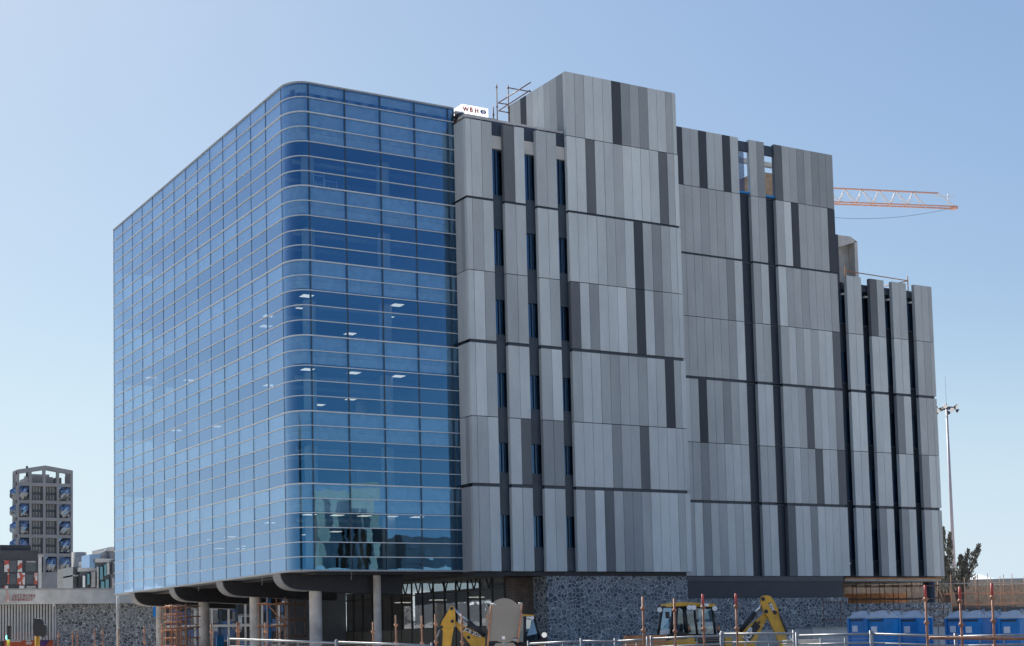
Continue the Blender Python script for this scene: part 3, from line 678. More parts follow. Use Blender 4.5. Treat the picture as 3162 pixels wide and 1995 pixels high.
for (D_,u,lab,ro) in ((66,600,'first portable toilet from the left in the left hand row, showing one face',0),(61,822,'blue portable toilet with small white notice, second from the left',0),(69,975,'blue portable toilet mostly hidden behind its neighbours in the left row',0),(62,1188,'blue portable toilet with tall white notice at the right end of the left row',0),
     (64,1700,'leftmost blue portable toilet of the right hand row',0),(61,1880,'blue portable toilet with white notice, second in the right hand row',0),(64,2060,'blue portable toilet set back behind an orange post in the right row',0),(60,2310,'large looking blue portable toilet with white notice near the right frame edge',0),(63,2440,'blue portable toilet cut off by the right frame edge',0)):
    toilet(D_,u,'blue portable toilets in front of the stone wall',lab,rb+math.radians(44)+ro)
# ------------------------------------------------------------------ backhoes
def onF(f,x,y,D_,push=0):
    # where the ray through a pixel meets the upright plane facing the camera at distance D_
    o=at(*f(1000,900),D_)+FH*push; q=ray(*f(x,y)); nn=np.array(FH); t=np.dot(np.array(o)-CAM,nn)/np.dot(q,nn); return Vector(CAM+q*t)
def pxpoly(mb,f,pts,D_,th,m,push=0):
    P=[onF(f,x,y,D_,push) for x,y in pts]; mb.poly(P,FH*th,m)
def P1(f,x,y,D_,o=None): return at(*f(x,y),D_)
bhD=60
base=at(*zq(900,900),bhD); base.z=0
bh=thing('backhoe_loader','yellow backhoe loader with glazed cab facing the fence, raised arm lettered JCB on its right','backhoe',(0,0,0))
# cab in 3D
cl=at(*zq(455,905),bhD+.9); cn=at(*zq(640,905),bhD); crr=at(*zq(1062,905),bhD+.55)
tl=at(*zq(498,600),bhD+.9); tn=at(*zq(655,595),bhD); tr_=at(*zq(1030,605),bhD+.55)
cb=cl+(crr-cn); tb=tl+(tr_-tn)
bot=[cl,cn,crr,cb]; top=[tl,tn,tr_,tb]
mb=MB()
for a,b in zip(bot,top): mb.tube(a,b,.055,M_BLACK,6)
for i in range(4): mb.tube(bot[i],bot[(i+1)%4],.07,M_BLACK,6); mb.tube(top[i],top[(i+1)%4],.05,M_BLACK,6)
mb.tube(cn.lerp(crr,.28),tn.lerp(tr_,.2),.09,M_BLACK,6); mb.tube(cn.lerp(crr,.55),tn.lerp(tr_,.48),.05,M_BLACK,6); mb.tube(cn.lerp(cl,.25),tn.lerp(tl,.25),.06,M_BLACK,6)
mb.build('cab_frame',bh)
for i in range(3):
    mb=MB(); a,b=bot[i],bot[(i+1)%4]; c,d2=top[(i+1)%4],top[i]; mb.face([a,b,c,d2],M_GLASSV); mb.build('cab_window',bh)
mb=MB(); cc=(cl+crr)/2; mb.box(cc.x-.3,cc.x+.3,cc.y-.3,cc.y+.3,1.3,2.2,M_BLACK); mb.build('seat',bh)
mb=MB(); 
rp=[at(*zq(x,y),bhD+q) for x,y,q in ((484,606,1.0),(640,594,-.15),(760,588,-.1),(900,596,.2),(1075,602,.5))]
rq=[at(*zq(x,y),bhD+q) for x,y,q in ((488,580,1.0),(640,556,-.15),(750,549,-.1),(930,560,.2),(1060,568,.5))]
back=FH*1.5
for i in range(4):
    a,b,c,d2=rp[i],rp[i+1],rq[i+1],rq[i]; mb.face([a,b,c,d2],M_YEL); mb.face([d2,c,c+back*.9+ZU*.05,d2+back*.9+ZU*.05],M_YEL); mb.face([b,a,a+back*.9,b+back*.9],M_BLACK)
mb.build('cab_roof',bh)
for u,v in ((785,606),(832,606),(1055,615),(470,630)):
    mb=MB(); c=at(*zq(u,v),bhD-.15 if u<900 else bhD+.3); mb.tube(c,c-FH*.07,.1,M_WHITE,12); mb.tube(c+FH*.08,c+FH*.001,.11,M_BLACK,12); mb.build('work_light',bh)
for u in (788,1097):
    mb=MB(); c=at(*zq(u,850),bhD-.2); mb.tube(c,c+ZU*.2,.05,M_RUST,8); mb.tube(c-ZU*.08,c,.06,M_BLACK,8); mb.build('beacon',bh)
mb=MB(); pxpoly(mb,zq,[(530,650),(575,650),(578,720),(537,720)],bhD-.3,.05,M_BLACK); mb.build('mirror',bh)
mb=MB(); pxpoly(mb,zq,[(478,845),(578,830),(576,888),(474,895)],bhD+.3,.02,M_WHITE); mb.build('notice',bh)
mb=MB(); pxpoly(mb,zq,[(905,562),(995,565),(992,592),(903,590)],bhD-.0,.02,M_WHITE); mb.build('roof_sticker',bh)
mb=MB()
pxpoly(mb,zq,[(495,1080),(505,1000),(535,965),(600,945),(765,940),(765,905),(835,900),(845,965),(885,975),(860,1080)],bhD-.5,1.2,M_YEL)
pxpoly(mb,zq,[(1170,1080),(1170,922),(1240,918),(1245,1080)],bhD-.3,.4,M_YEL)
pxpoly(mb,zq,[(870,1080),(885,930),(1100,915),(1160,1080)],bhD+.1,1.0,M_BLACK)
pxpoly(mb,zq,[(240,1080),(262,975),(330,935),(440,910),(470,1080)],bhD+.3,.8,M_YEL); mb.build('body',bh)
mb=MB()
for u,r in ((690,.75),(330,.45)):
    mb=MB(); c=at(*zq(u,1080),bhD-.3); c.z=r; mb.tube(c-FH*.1,c+FH*.3,r,M_BLACK,24); mb.build('wheel',bh)
mb=MB(); pxpoly(mb,zq,[(1285,1120),(1300,900),(1310,868),(1420,800),(1560,690),(1592,655),(1622,705),(1572,800),(1500,960),(1450,1120)],bhD,.32,M_YEL); bo=mb.build('boom',bh)
mb=MB(); pxpoly(mb,zq,[(1548,520),(1556,492),(1580,477),(1615,476),(1655,488),(1700,560),(1735,635),(1752,690),(1800,835),(1850,1120),(1785,1120),(1755,1015),(1700,880),(1620,705),(1575,640),(1550,560)],bhD-.2,.28,M_YEL); di=mb.build('dipper_arm',bh)
mb=MB(); pxpoly(mb,zq,[(1732,615),(1752,690),(1838,870),(1846,900),(1830,905),(1795,830),(1745,700)],bhD-.25,.2,M_BLACK); mb.tube(at(*zq(1838,880),bhD-.2),at(*zq(1890,1010),bhD-.2),.04,M_CHROME); mb.build('bucket_ram',bh)
mb=MB(); a=at(*zq(1325,860),bhD);b=at(*zq(1482,665),bhD); mb.tube(a,b,.09,M_BLACK,10); mb.tube(b,at(*zq(1555,575),bhD),.05,M_CHROME,10); mb.build('boom_ram',bh)
for u,v in ((1568,515),(1602,648),(1696,660),(1527,765)): mb=MB(); c=onF(zq,u,v,bhD-.2); mb.tube(c,c-FH*.03,.08 if u!=1527 else .05,M_BLACK,12); mb.build('pivot_pin',bh)
mb=MB(); q=[(1352,935),(1412,990),(1545,805),(1487,748)]; pxpoly(mb,zq,q,bhD-.02,.012,M_BLACK); mb.build('name_plate',bo)
o=onF(zq,1402,966,bhD-.045); xd=onF(zq,1532,788,bhD)-onF(zq,1402,966,bhD)
text_mesh('JCB',.36,o,xd,ZU,.01,M_CRW,'lettering',bh,bold=.015)
o=onF(zq,1630,566,bhD-.235); xd=at(*zq(1665,660),bhD)-at(*zq(1622,560),bhD); xd-=FH*xd.dot(FH)
mb=MB(); pxpoly(mb,zq,[(1622,560),(1645,552),(1692,640),(1668,655)],bhD-.21,.008,M_BLACK); mb.build('model_plate',di)
text_mesh('3DX',.16,o,xd,RH,.008,M_WHITE,'lettering',bh,bold=.006)
# left backhoe
D2_=62
bh2=thing('backhoe_loader','yellow backhoe loader before the ground floor glazing, cab half hidden by the round sign','backhoe',(0,0,0))
mb=MB(); pxpoly(mb,z3,[(862,545),(872,520),(890,514),(910,528),(918,560),(921,650),(900,750),(868,960),(798,960),(806,745),(775,712),(800,650),(832,600)],D2_,.28,M_YEL); mb.build('dipper_arm',bh2)
mb=MB(); pxpoly(mb,z3,[(905,672),(918,655),(960,680),(1100,750),(1198,812),(1200,960),(1120,960),(1060,880),(1000,800)],D2_+.35,.3,M_YEL); bo=mb.build('boom',bh2)
mb=MB(); a=at(*z3(1045,668),D2_+.2); mb.tube(at(*z3(912,548),D2_+.2),a,.05,M_CHROME,10); mb.tube(a,at(*z3(1198,792),D2_+.2),.1,M_BLACK,10); mb.build('boom_ram',bh2)
for u,v,e in ((887,540,0),(893,658,0),(792,712,0),(1045,808,.35)): mb=MB(); c=onF(z3,u,v,D2_+e); mb.tube(c,c-FH*.03,.07,M_BLACK,12); mb.build('pivot_pin',bh2)
mb=MB(); mb.path([at(*z3(775,735),D2_),at(*z3(750,810),D2_),at(*z3(735,870),D2_)],.03,M_GALV,6); mb.path([at(*z3(845,560),D2_),at(*z3(790,650),D2_),at(*z3(775,700),D2_)],.025,M_BLACK,6); mb.build('hose',bh2)
mb=MB(); pxpoly(mb,z3,[(990,735),(1005,712),(1150,790),(1135,808)],D2_+.33,.015,M_BLACK); mb.build('name_plate',bo)
xd=at(*z3(1150,800),D2_)-at(*z3(995,730),D2_); xd-=FH*xd.dot(FH)
text_mesh('JCB 3DX',.2,onF(z3,1000,742,D2_+.30),xd,ZU,.01,M_CRW,'lettering',bh2,bold=.006)
mb=MB()
q=[at(*z3(x,y),D2_+e) for x,y,e in ((1450,850,.2),(1565,850,0),(1720,870,1.0))]; qt=[at(*z3(x,y),D2_+e) for x,y,e in ((1470,612,.2),(1568,612,0),(1652,615,1.0))]
for a,b in zip(q,qt): mb.tube(a,b,.06,M_BLACK,6)
mb.tube(q[0],q[2],.06,M_BLACK,6); mb.build('cab_frame',bh2)
mb=MB(); mb.face([q[0],q[1],qt[1],qt[0]],M_GLASSV); mb.face([q[1],q[2],qt[2],qt[1]],M_GLASSV); mb.build('cab_window',bh2)
mb=MB(); pxpoly(mb,z3,[(1450,612),(1450,596),(1560,592),(1655,598),(1655,608)],D2_-.1,1.6,M_YEL); mb.build('cab_roof',bh2)
mb=MB(); c=at(*z3(1635,627),D2_-.1); mb.tube(c,c-FH*.05,.08,M_WHITE,10); mb.build('work_light',bh2)
mb=MB(); c=at(*z3(1748,785),D2_-.1); mb.tube(c,c-FH*.05,.11,M_CHROME,12); mb.build('headlight',bh2)
mb=MB(); pxpoly(mb,z3,[(1190,960),(1240,850),(1520,840),(1700,830),(1745,760),(1770,800),(1775,960)],D2_+.4,1.2,M_BLACK)
pxpoly(mb,z3,[(1640,960),(1700,880),(1760,880),(1780,960)],D2_+.2,.3,M_YEL); mb.build('body',bh2)
# ------------------------------------------------------------------ round sign back
SD=44
rs=thing('temporary_sign','back of a beige sign, a round disc on a square board tied to orange tubes','sign',(0,0,0))
c0=at(*z3(1378,650),SD); rad=(at(*z3(1550,650),SD)-at(*z3(1205,650),SD)).length/2
def disc(mb,c,rx,rz,th,m,n=40):
    pts=[c+RH*math.cos(t)*rx+ZU*math.sin(t)*rz for t in [2*math.pi*k/n for k in range(n)]]
    mb.poly(pts,FH*th,m)
mb=MB(); disc(mb,c0,rad*1.02,rad*1.2,.03,M_TAN); mb.build('round_panel',rs)
mb=MB(); pxpoly(mb,z3,[(1255,505),(1538,497),(1498,835),(1225,842)],SD-.05,.03,M_TAN); mb.build('square_panel',rs)
mb=MB()
for a,b in (((1256,500),(1215,960)),((1542,495),(1500,855)),): mb.tube(at(*z3(*a),SD-.07),at(*z3(*b),SD-.07),.024,M_RUST,8)
for a,b in (((1255,502),(1300,500)),((1505,494),(1545,493)),((1450,828),(1500,828))): mb.tube(at(*z3(*a),SD-.1),at(*z3(*b),SD-.1),.03,M_GALV,8)
q=at(*z3(1212,612),SD-.1); mb.tube(q,q-FH*.06,.04,M_RUST,8)
p=at(*z3(1380,860),SD+.02); mb.tube(Vector((p.x,p.y,0)),p+ZU*.6,.05,M_GALV,10); mb.build('frame',rs)
mb=MB(); pxpoly(mb,z3,[(1353,795),(1383,795),(1383,825),(1353,825)],SD-.08,.01,M_WHITE); mb.build('label_plate',rs)
mb=MB(); mb.hexa([p+RH*-.5-ZU*.3,p+RH*.5-ZU*.3,p+RH*.5+FH*.3-ZU*.3,p-RH*.5+FH*.3-ZU*.3],[p-RH*.25,p+RH*.25,p+RH*.25+FH*.2,p-RH*.25+FH*.2],M_TAN); mb.build('foot',rs)
# ------------------------------------------------------------------ posts and barriers
def post(f,u,v,D_,label,u2=None,v2=1000,group='orange scaffold tube posts of the site fence',r=.021,tip=False,lean=0):
    t_=at(*f(u,v),D_); b=Vector((t_.x,t_.y,0))+RH*lean
    t=thing('fence_post',label,'post',tuple(b),group)
    mb=MB(); mb.tube(b,t_,r,M_RUST,8)
    if tip: mb.tube(t_-ZU*.25,t_+ZU*.02,r*1.12,M_RUSTT,8)
    mb.build('tube',t)
    L_=t_.z
    for zz in (t_.z-.22,t_.z-.62,t_.z-1.05):
        if zz>.2:
            k=b.lerp(t_,zz/L_); m2=MB(); m2.tube(k-ZU*.035,k+ZU*.035,r*1.55,M_RUST,8); m2.tube(k-RH*r*2.2,k+RH*r*2.2,r*.8,M_RUST,6); m2.build('coupler',t)
    return t
G=[(zq,290,490,28,'orange post leaning left of the right backhoe cab',False),(zq,625,510,29,'thin orange post crossing the left part of the backhoe cab',False),(zq,928,475,28,'orange post crossing the right part of the backhoe cab',True),(zq,1280,468,28,'orange post between the backhoe cab and its lettered arm',True),
   (z5,1297,765,26,'red tipped orange post at the right end of the left toilet row',True),(z5,1685,785,26,'red tipped orange post in front of the first toilets of the right row',True),(z5,2045,745,26,'red tipped orange post in front of the right hand toilets, nearest the frame edge',True),
   (z3,155,665,34,'orange post just left of the slim pale column',False),(z3,367,600,34,'orange post right of the slim pale column',False),(z3,608,605,34,'orange post left of the left backhoe arm, farther one',False),(z3,735,590,34,'orange post close beside the left backhoe arm',False),(z3,980,585,33,'orange post crossing the silver ram of the left backhoe',False),
   (z2,760,675,38,'orange post right of the second round column from the left',False),(z2,1000,665,38,'left one of the paired orange posts between the second and third columns',False),(z2,1016,668,38,'right one of the paired orange posts between the second and third columns',False),(z2,1262,670,38,'orange post right of the third round column',False),(z2,300,680,46,'orange post in front of the leftmost round column',False),
   (z0,460,1400,58,'orange post at the left end of the stone wall',False),(z0,572,1395,58,'orange post in front of the stone wall, second from its left end',False),(z0,610,1395,58,'orange post in front of the stone wall, third from its left end',False),(z0,745,1375,58,'orange post in the middle of the far stone wall, left of a closer pair',False),(z0,808,1370,58,'orange post in the middle of the far stone wall, right of a closer pair',False),(z0,933,1378,58,'orange post below the left corner of the glass block',False),(z0,1137,1355,56,'orange post near the right end of the far stone wall',False)]
for i,(f,u,v,D_,lab,tip) in enumerate(G): post(f,u,v,D_,lab,tip=tip,lean=.0)
def barrier(x0,y0,x1,y1,D0,D1,label):
    a=at(x0,y0,D0);b=at(x1,y1,D1); t=thing('barrier_panel',label,'barrier',(a.x,a.y,0),'galvanised steel barrier panels along the site edge')
    def g(p,z): return Vector((p.x,p.y,z))
    mb=MB(); mb.tube(a,b,.021,M_GALV,8); mb.build('top_rail',t)
    mb=MB(); k=.93; mb.tube(g(a,a.z-.16),g(b,b.z-.16),.016,M_GALV,8); mb.tube(g(a,.15),g(b,.15),.02,M_GALV,8); mb.build('lower_rail',t)
    for p in (a,b): mb=MB(); mb.tube(g(p,0),g(p,p.z+.06),.022,M_GALV,8); mb.build('end_post',t)
    for s in (.33,.66): mb=MB(); q=a.lerp(b,s); mb.tube(g(q,.15),q,.013,M_GALV,6); mb.build('stile',t)
    mb=MB()
    for k in range(9): mb.tube(g(a,a.z-.05-.035*k*k**.3),g(b,b.z-.05-.035*k*k**.3),.0025,M_GALV,4,cap=False)
    mb.build('wires',t)
    return t
for a in ((537,1502.5,790,1511.5,34,32,'barrier panel in front of the third and fourth round columns'),(792,1510,1015,1518,32,31,'low set barrier panel in front of the ground floor glazing'),(1242,1514,1366,1508,31,30,'barrier panel right below the round sign'),(1367,1508,1446,1508,30,30,'short barrier panel in front of the stone plinth'),
          (1448,1508,1522,1504,30,29.5,'short barrier panel left of the right backhoe'),(1531,1502,1695,1495,29.5,29,'barrier panel in front of the backhoe cab'),(1697,1491,1866,1489.5,29,28.5,'barrier panel in front of the lettered backhoe arm'),
          (1873,1495,2047,1490.5,28,27,'barrier panel left of the blue toilets'),(2051,1491,2246,1497,27,26.5,'barrier panel in front of the left row of toilets'),(2248,1497,2420,1493,26.5,26,'barrier panel at the right edge in front of the right row of toilets')):
    barrier(*a)
a=at(2185,1500,25.5);b=at(2425,1502,25.5); mb=MB(); mb.tube(a,b,.026,M_RUST,8); tag(mb.build('scaffold_tube'),'orange horizontal tube clamped across the posts at the lower right','tube')
# ------------------------------------------------------------------ traffic lights far left
def xz(D_,u,v): return at(*z0(u,v),D_)
tl_=thing('traffic_light','black traffic light seen from behind on a yellow pole, larger one','traffic light')
mb=MB(); pxpoly(mb,z0,[(262,1310),(275,1300),(322,1305),(332,1320),(335,1345),(352,1352),(360,1375),(360,1430),(350,1448),(335,1455),(320,1440),(300,1438),(285,1445),(262,1430),(258,1380)],34,.12,M_BLACK); mb.build('signal_head',tl_)
p=xz(34.1,295,1440); mb=MB(); mb.tube(Vector((p.x,p.y,0)),p,.055,M_YEL,10); mb.build('pole',tl_)
tl2=thing('traffic_light','small pedestrian signal showing green on a yellow pole at far left','traffic light')
mb=MB(); pxpoly(mb,z0,[(52,1360),(80,1358),(80,1395),(78,1470),(55,1470)],50,.15,M_BLACK); mb.build('signal_head',tl2)
mb=MB(); q=xz(49.98,66,1450); mb.tube(q,q-FH*.02,.09,emis('green_signal',(.1,1,.75),2.2),12); mb.build('green_lamp',tl2)
p=xz(50.1,66,1470); mb=MB(); mb.tube(Vector((p.x,p.y,0)),p,.05,M_YEL,10); mb.build('pole',tl2)
# ------------------------------------------------------------------ left low building (fascia, slats, stone)
YA=60
def A_(u,v): return onY(*z0(u,v),YA)
fs=thing('low_building','low building with pale metal fascia lettered ASTRON ENERGY, slatted front and stone wall','building')
xa=A_(-120,1100).x; xb=A_(1330,1150).x; zt=A_(300,1078).z; zb_=A_(300,1190).z
mb=MB(); mb.box(xa,xb,YA-.8,YA+6,zb_,zt,M_LAM); mb.box(xa,xb+.1,YA-.85,YA+6,zt,zt+.12,M_CONC); mb.build('fascia',fs)
xs0=A_(440,1300).x; mb=MB(); mb.box(xs0,A_(1235,1300).x,YA-.1,YA+.5,0,zb_-.01,M_STONE2); mb.build('stone_wall',fs)
mb=MB(); mb.box(xa,xs0,YA+.9,YA+1.1,0,zb_,plain('dark_glazing',(.09,.1,.1),.2)); mb.build('glazed_wall',fs)
mb=MB(); u=-30
while u<436: x=A_(u,1300).x; mb.box(x,x+.14,YA-.1,YA+.1,2.3,zb_-.01,M_CONCL); u+=23
mb.build('timber_slats',fs)
mb=MB(); mb.box(A_(42,1450).x,A_(430,1450).x,YA+.5,YA+.56,0,A_(200,1408).z,plain('poster_orange',(.6,.12,.05),.6)); mb.build('poster',fs)
mb=MB(); 
mb.poly([A_(300,1500)-Vector((0,-.45,0)),A_(392,1405)-Vector((0,-.45,0)),A_(398,1480)-Vector((0,-.45,0)),A_(350,1540)-Vector((0,-.45,0))],Vector((0,.02,0)),plain('poster_purple',(.12,.05,.22),.6)); mb.build('poster_shape',fs)
mb=MB()
for (u0,u1,v) in ((78,115,1466),(78,180,1478),(215,255,1450),(215,262,1462),(215,250,1474),(215,265,1486),(215,260,1498)):
    a=A_(u0,v);b=A_(u1,v+6); mb.box(a.x,b.x,YA+.45,YA+.49,b.z,a.z,M_WHITE)
mb.build('poster_writing',fs)
for word,u,v in (('ASTRON',82,1138),('ENERGY',78,1167)):
    q=A_(u,v); q.y=YA-.9; o=text_mesh(word,.38,Vector((0,0,0)),Vector((1,0,0)),ZU,.06,plain('letter_pale_red_'+word.lower(),(.42,.17,.15),.4),'lettering',None,bold=.0)
    o.data.transform(Matrix.Translation(q)@Matrix.Diagonal((1.25,1,1,1))); o.parent=fs
def apoly(mb,pts,y,th,m): mb.poly([Vector((A_(*p).x,y,A_(*p).z)) for p in pts],Vector((0,th,0)),m)
mb=MB(); apoly(mb,[(20,1178),(38,1110),(30,1085),(42,1080),(48,1110),(66,1176),(56,1176),(44,1130),(34,1176)],YA-.9,.08,M_CRANE); apoly(mb,[(36,1176),(44,1140),(54,1176)],YA-.95,.04,M_CRW); mb.build('emblem',fs)
mb=MB(); a=A_(1180,1195);b=A_(1203,1290); mb.box(a.x,b.x,YA-1.0,YA-.9,b.z,a.z,M_TBLUE); a=A_(1220,1200); b=A_(1236,1290); mb.box(a.x,b.x,YA-1.0,YA-.9,b.z,a.z,M_TBLUE); tag(mb.build('blue_banner'),'blue hanging banner at the right end of the far stone wall','banner')
p=onY(*z0(928,1190),33.2); mb=MB(); mb.tube((p.x,33.2,0),(p.x,33.2,5.1),.1,M_CONCL,10); tag(mb.build('downpipe'),'pale vertical pipe under the far left corner of the glass block','pipe')
# ------------------------------------------------------------------ silo tower far left
YT=400
def T_(u,v,Y=YT): return onY(*z0(u,v),Y)
M_SILO=plain('silo_concrete',(.215,.225,.24),.85,0,.12,.2)
M_SGL=mk_glass('silo_glass',(.6,.75,1),(.08,.1,.12),1.9,.3,0,.6,(.5,.7,1))
M_SGP=plain('facet_sky_reflection',(.11,.17,.29),.25); M_SGW=plain('facet_pale_reflection',(.27,.28,.28),.3)  # painted reflections for the window facets, sky blue and pale
M_SDK=plain('silo_window_dark',(.07,.08,.09),.25,0,.4,.3)
st=thing('hotel_tower','concrete grid tower with bulging faceted windows rising behind the low roofs','building',(0,0,0))
x0=T_(132,700).x; x1=T_(575,700).x; xc=[T_(u,700).x for u in (132,240,350,458,575)]
dep=onX(*z0(97,700),x0)[1]-YT
zlev=[T_(300,v).z for v in (245,383,518,652,800,950)]
ztop_l=T_(132,128).z; ztop_m=T_(352,95).z; ztop_r=T_(574,135).z
mb=MB()
for i,x in enumerate(xc):
    zt={0:ztop_l,4:ztop_r,2:ztop_m}.get(i,(ztop_l+ztop_m)/2); w=.72
    xx=x-(w if i==4 else (0 if i==0 else w/2)); mb.box(xx,xx+w,YT,YT+1.5,0,zt-.6,M_SILO)
for z in zlev: mb.box(x0,x1,YT+.05,YT+1.4,z-.5,z+.5,M_SILO)
for a,b,za,zb2 in ((x0,(x0+x1)/2,ztop_l,ztop_m),((x0+x1)/2,x1,ztop_m,ztop_r)):
    mb.hexa([Vector((a,YT-.05,za-1.3)),Vector((b,YT-.05,zb2-1.3)),Vector((b,YT+1.5,zb2-1.3)),Vector((a,YT+1.5,za-1.3))],[Vector((a,YT-.05,za)),Vector((b,YT-.05,zb2)),Vector((b,YT+1.5,zb2)),Vector((a,YT+1.5,za))],M_SILO)
# side frame going back
for yy in (YT+dep*.5,YT+dep): mb.box(x0,x0+1,yy-.8,yy,0,ztop_l-1,M_SILO); mb.box(x1-1,x1,yy-.8,yy,0,ztop_l-1,M_SILO)
for z in zlev+[ztop_l-.6]: mb.box(x0,x0+.9,YT+1.5,YT+dep,z-.8,z+.6,M_SILO); mb.box(x1-.9,x1,YT+1.5,YT+dep,z-.8,z+.6,M_SILO)
mb.build('frame',st)
mb=MB(); mb.box(x0+1,x1-1,YT+1.6,YT+dep,0,zlev[0],M_SDK); mb.box(x0,x1,YT-.02,YT+1.2,0,zlev[-1]+.5,M_SILO); mb.build('core',st)
mb=MB(); a=T_(250,170);b=T_(445,245); mb.box(a.x,b.x,YT+4,YT+16,b.z,a.z,M_SILO); a=T_(285,140);b=T_(440,170); mb.box(a.x,b.x,YT+8,YT+16,b.z,a.z,M_CONC); a=T_(462,180);b=T_(560,245);mb.box(a.x,a.x+(b.x-a.x)*.5,YT+4,YT+12,b.z,a.z,M_SDK); mb.build('penthouse',st)
def bulge(mb,xa,xb,za,zb2,Y,axis='y'):
    n=4;P={}
    for i in range(n+1):
        for j in range(n+1):
            u=i/n;v=j/n; bl_=1.6*math.sin(math.pi*u)**.7*math.sin(math.pi*v)**.7 if 0<i<n and 0<j<n else 0
            bl_+= (.25 if (i+j)%2 else -.1) if bl_ else 0
            if axis=='y': P[i,j]=Vector((xa+(xb-xa)*u,Y-bl_,za+(zb2-za)*v))
            else: P[i,j]=Vector((Y-bl_,xa+(xb-xa)*u,za+(zb2-za)*v))
    for i in range(n):
        for j in range(n):
            a,b,c,d_=P[i,j],P[i+1,j],P[i+1,j+1],P[i,j+1]
            top_=j>=n/2; mb.face([a,b,c],random.choice((M_SGP,M_SGP,M_SGL) if top_ else (M_SGL,M_SGW,M_SDK))); mb.face([a,c,d_],random.choice((M_SGP,M_SGL) if top_ else (M_SGL,M_SGW,M_SDK,M_SGW)))  # upper facets mostly get the painted sky reflection
for r in range(5):
    za=zlev[r+1]+.5; zb2=zlev[r]-.5
    for c in range(4):
        xa_,xb_=xc[c]+.42,xc[c+1]-.42; mb=MB()
        if c in (0,3) or r==4:
            bulge(mb,xa_,xb_,za,zb2,YT+.6); mb.build('bulging_window',st)
        else:
            mb.box(xa_,xb_,YT+1.2,YT+1.3,za,zb2,M_SDK)
            for k in range(1,4): x=xa_+(xb_-xa_)*k/4; mb.box(x-.07,x+.07,YT+1.1,YT+1.19,za,zb2,M_CONC)
            mb.box(xa_,xb_,YT+1.05,YT+1.18,(za+zb2)/2-.35,(za+zb2)/2+.35,M_JOINT); mb.build('window',st)
    for k in range(2):
        mb=MB(); bulge(mb,YT+1.6+k*(dep-2)/2,YT+1.6+(k+1)*(dep-2)/2-.8,za,zb2,x0+.3,'x'); mb.build('bulging_window',st)
mb=MB(); a=T_(267,75); mb.tube((a.x,YT+9,zlev[0]),(a.x,YT+9,a.z),.35,M_JOINT,6); a=T_(403,92); mb.tube((a.x,YT+9,zlev[0]),(a.x,YT+9,a.z),.25,M_JOINT,6); mb.build('chimney',st)
# dark flats with patterned panels
YF=260
def F_(u,v): return onY(*z0(u,v),YF)
fb=thing('apartment_block','dark block with red and white patterned panels at the far left','building')
M_FDK=plain('dark_render',(.06,.062,.07),.8,0,.2,.3)
mb=MB(); mb.box(F_(-200,900).x,F_(302,900).x,YF,YF+20,0,F_(150,765).z,M_FDK); mb.box(F_(20,900).x,F_(262,900).x,YF+2,YF+14,F_(150,765).z,F_(150,718).z,M_FDK); mb.build('walls',fb)
mb=MB(); mb.box(F_(302,900).x,F_(328,900).x,YF,YF+12,0,F_(150,812).z,M_CONCL); mb.box(F_(296,900).x,F_(345,900).x,YF-.3,YF+12,F_(150,812).z,F_(150,798).z,M_CONC); mb.build('end_wall',fb)
def mk_pat():
    m,nt,N,L=newmat('patterned_panel'); b=N['Principled BSDF']
    t=N.new('ShaderNodeTexVoronoi'); t.inputs['Scale'].default_value=1.1; L.new(coords(N,L),t.inputs['Vector'])
    s=N.new('ShaderNodeSeparateColor'); L.new(t.outputs['Color'],s.inputs[0])
    rp_=ramp(N,L,s.outputs[0],[(.0,(.6,.58,.55)),(.48,(.6,.58,.55)),(.49,(.42,.08,.05)),(1,(.42,.08,.05))]); L.new(rp_,b.inputs['Base Color']); return m
M_PAT=mk_pat()
for (u0,u1,v0,v1) in ((33,70,845,935),(138,172,845,935),(135,195,942,1035),(58,72,945,1030),(268,293,942,1033),(28,62,1043,1085),(150,190,1043,1085)):
    mb=MB(); a=F_(u0,v0);b=F_(u1,v1); mb.box(a.x,b.x,YF-.25,YF-.05,b.z,a.z,M_PAT); mb.build('patterned_panel',fb)
for (u0,u1,v0,v1) in ((75,130,845,935),(200,280,860,930),(200,265,955,1030),(75,132,950,1030),(208,280,1045,1062),(208,280,848,862)):
    mb=MB(); a=F_(u0,v0);b=F_(u1,v1); mb.box(a.x,b.x,YF-.12,YF-.02,b.z,a.z,M_SDK if v1-v0>20 else M_CONC); mb.build('window',fb)
# stepped flats right of the tower
YG=330
def G_(u,v,Y=YG): return onY(*z0(u,v),Y)
gb=thing('apartment_block','pale stepped flats with teal balconies just left of the glass block','building')
mb=MB(); mb.box(G_(640,900).x,G_(690,900).x,YG+12,YG+25,0,G_(650,900,YG+12).z,M_CONC)
a=G_(612,770,YG+14);b=G_(728,770,YG+14); mb.tube(((a.x+b.x)/2,YG+20,0),((a.x+b.x)/2,YG+20,a.z),(b.x-a.x)/2,M_CONC,24)
steps=[(615,750,905),(735,860,835),(845,990,745)]
for i,(u0,u1,v) in enumerate(steps):
    a=G_(u0,v);b=G_(u1,v); mb.box(a.x,b.x,YG-2-i*.5,YG+14,0,G_((u0+u1)/2,v+15).z,M_SDK if i<2 else M_SILO)
    mb.box(a.x-.2,b.x+.2,YG-2.6-i*.5,YG+14,G_((u0+u1)/2,v+30).z,G_((u0+u1)/2,v).z,M_CONCL)
mb.build('walls',gb)
teal=plain('teal_glass',(.12,.3,.33),.15)
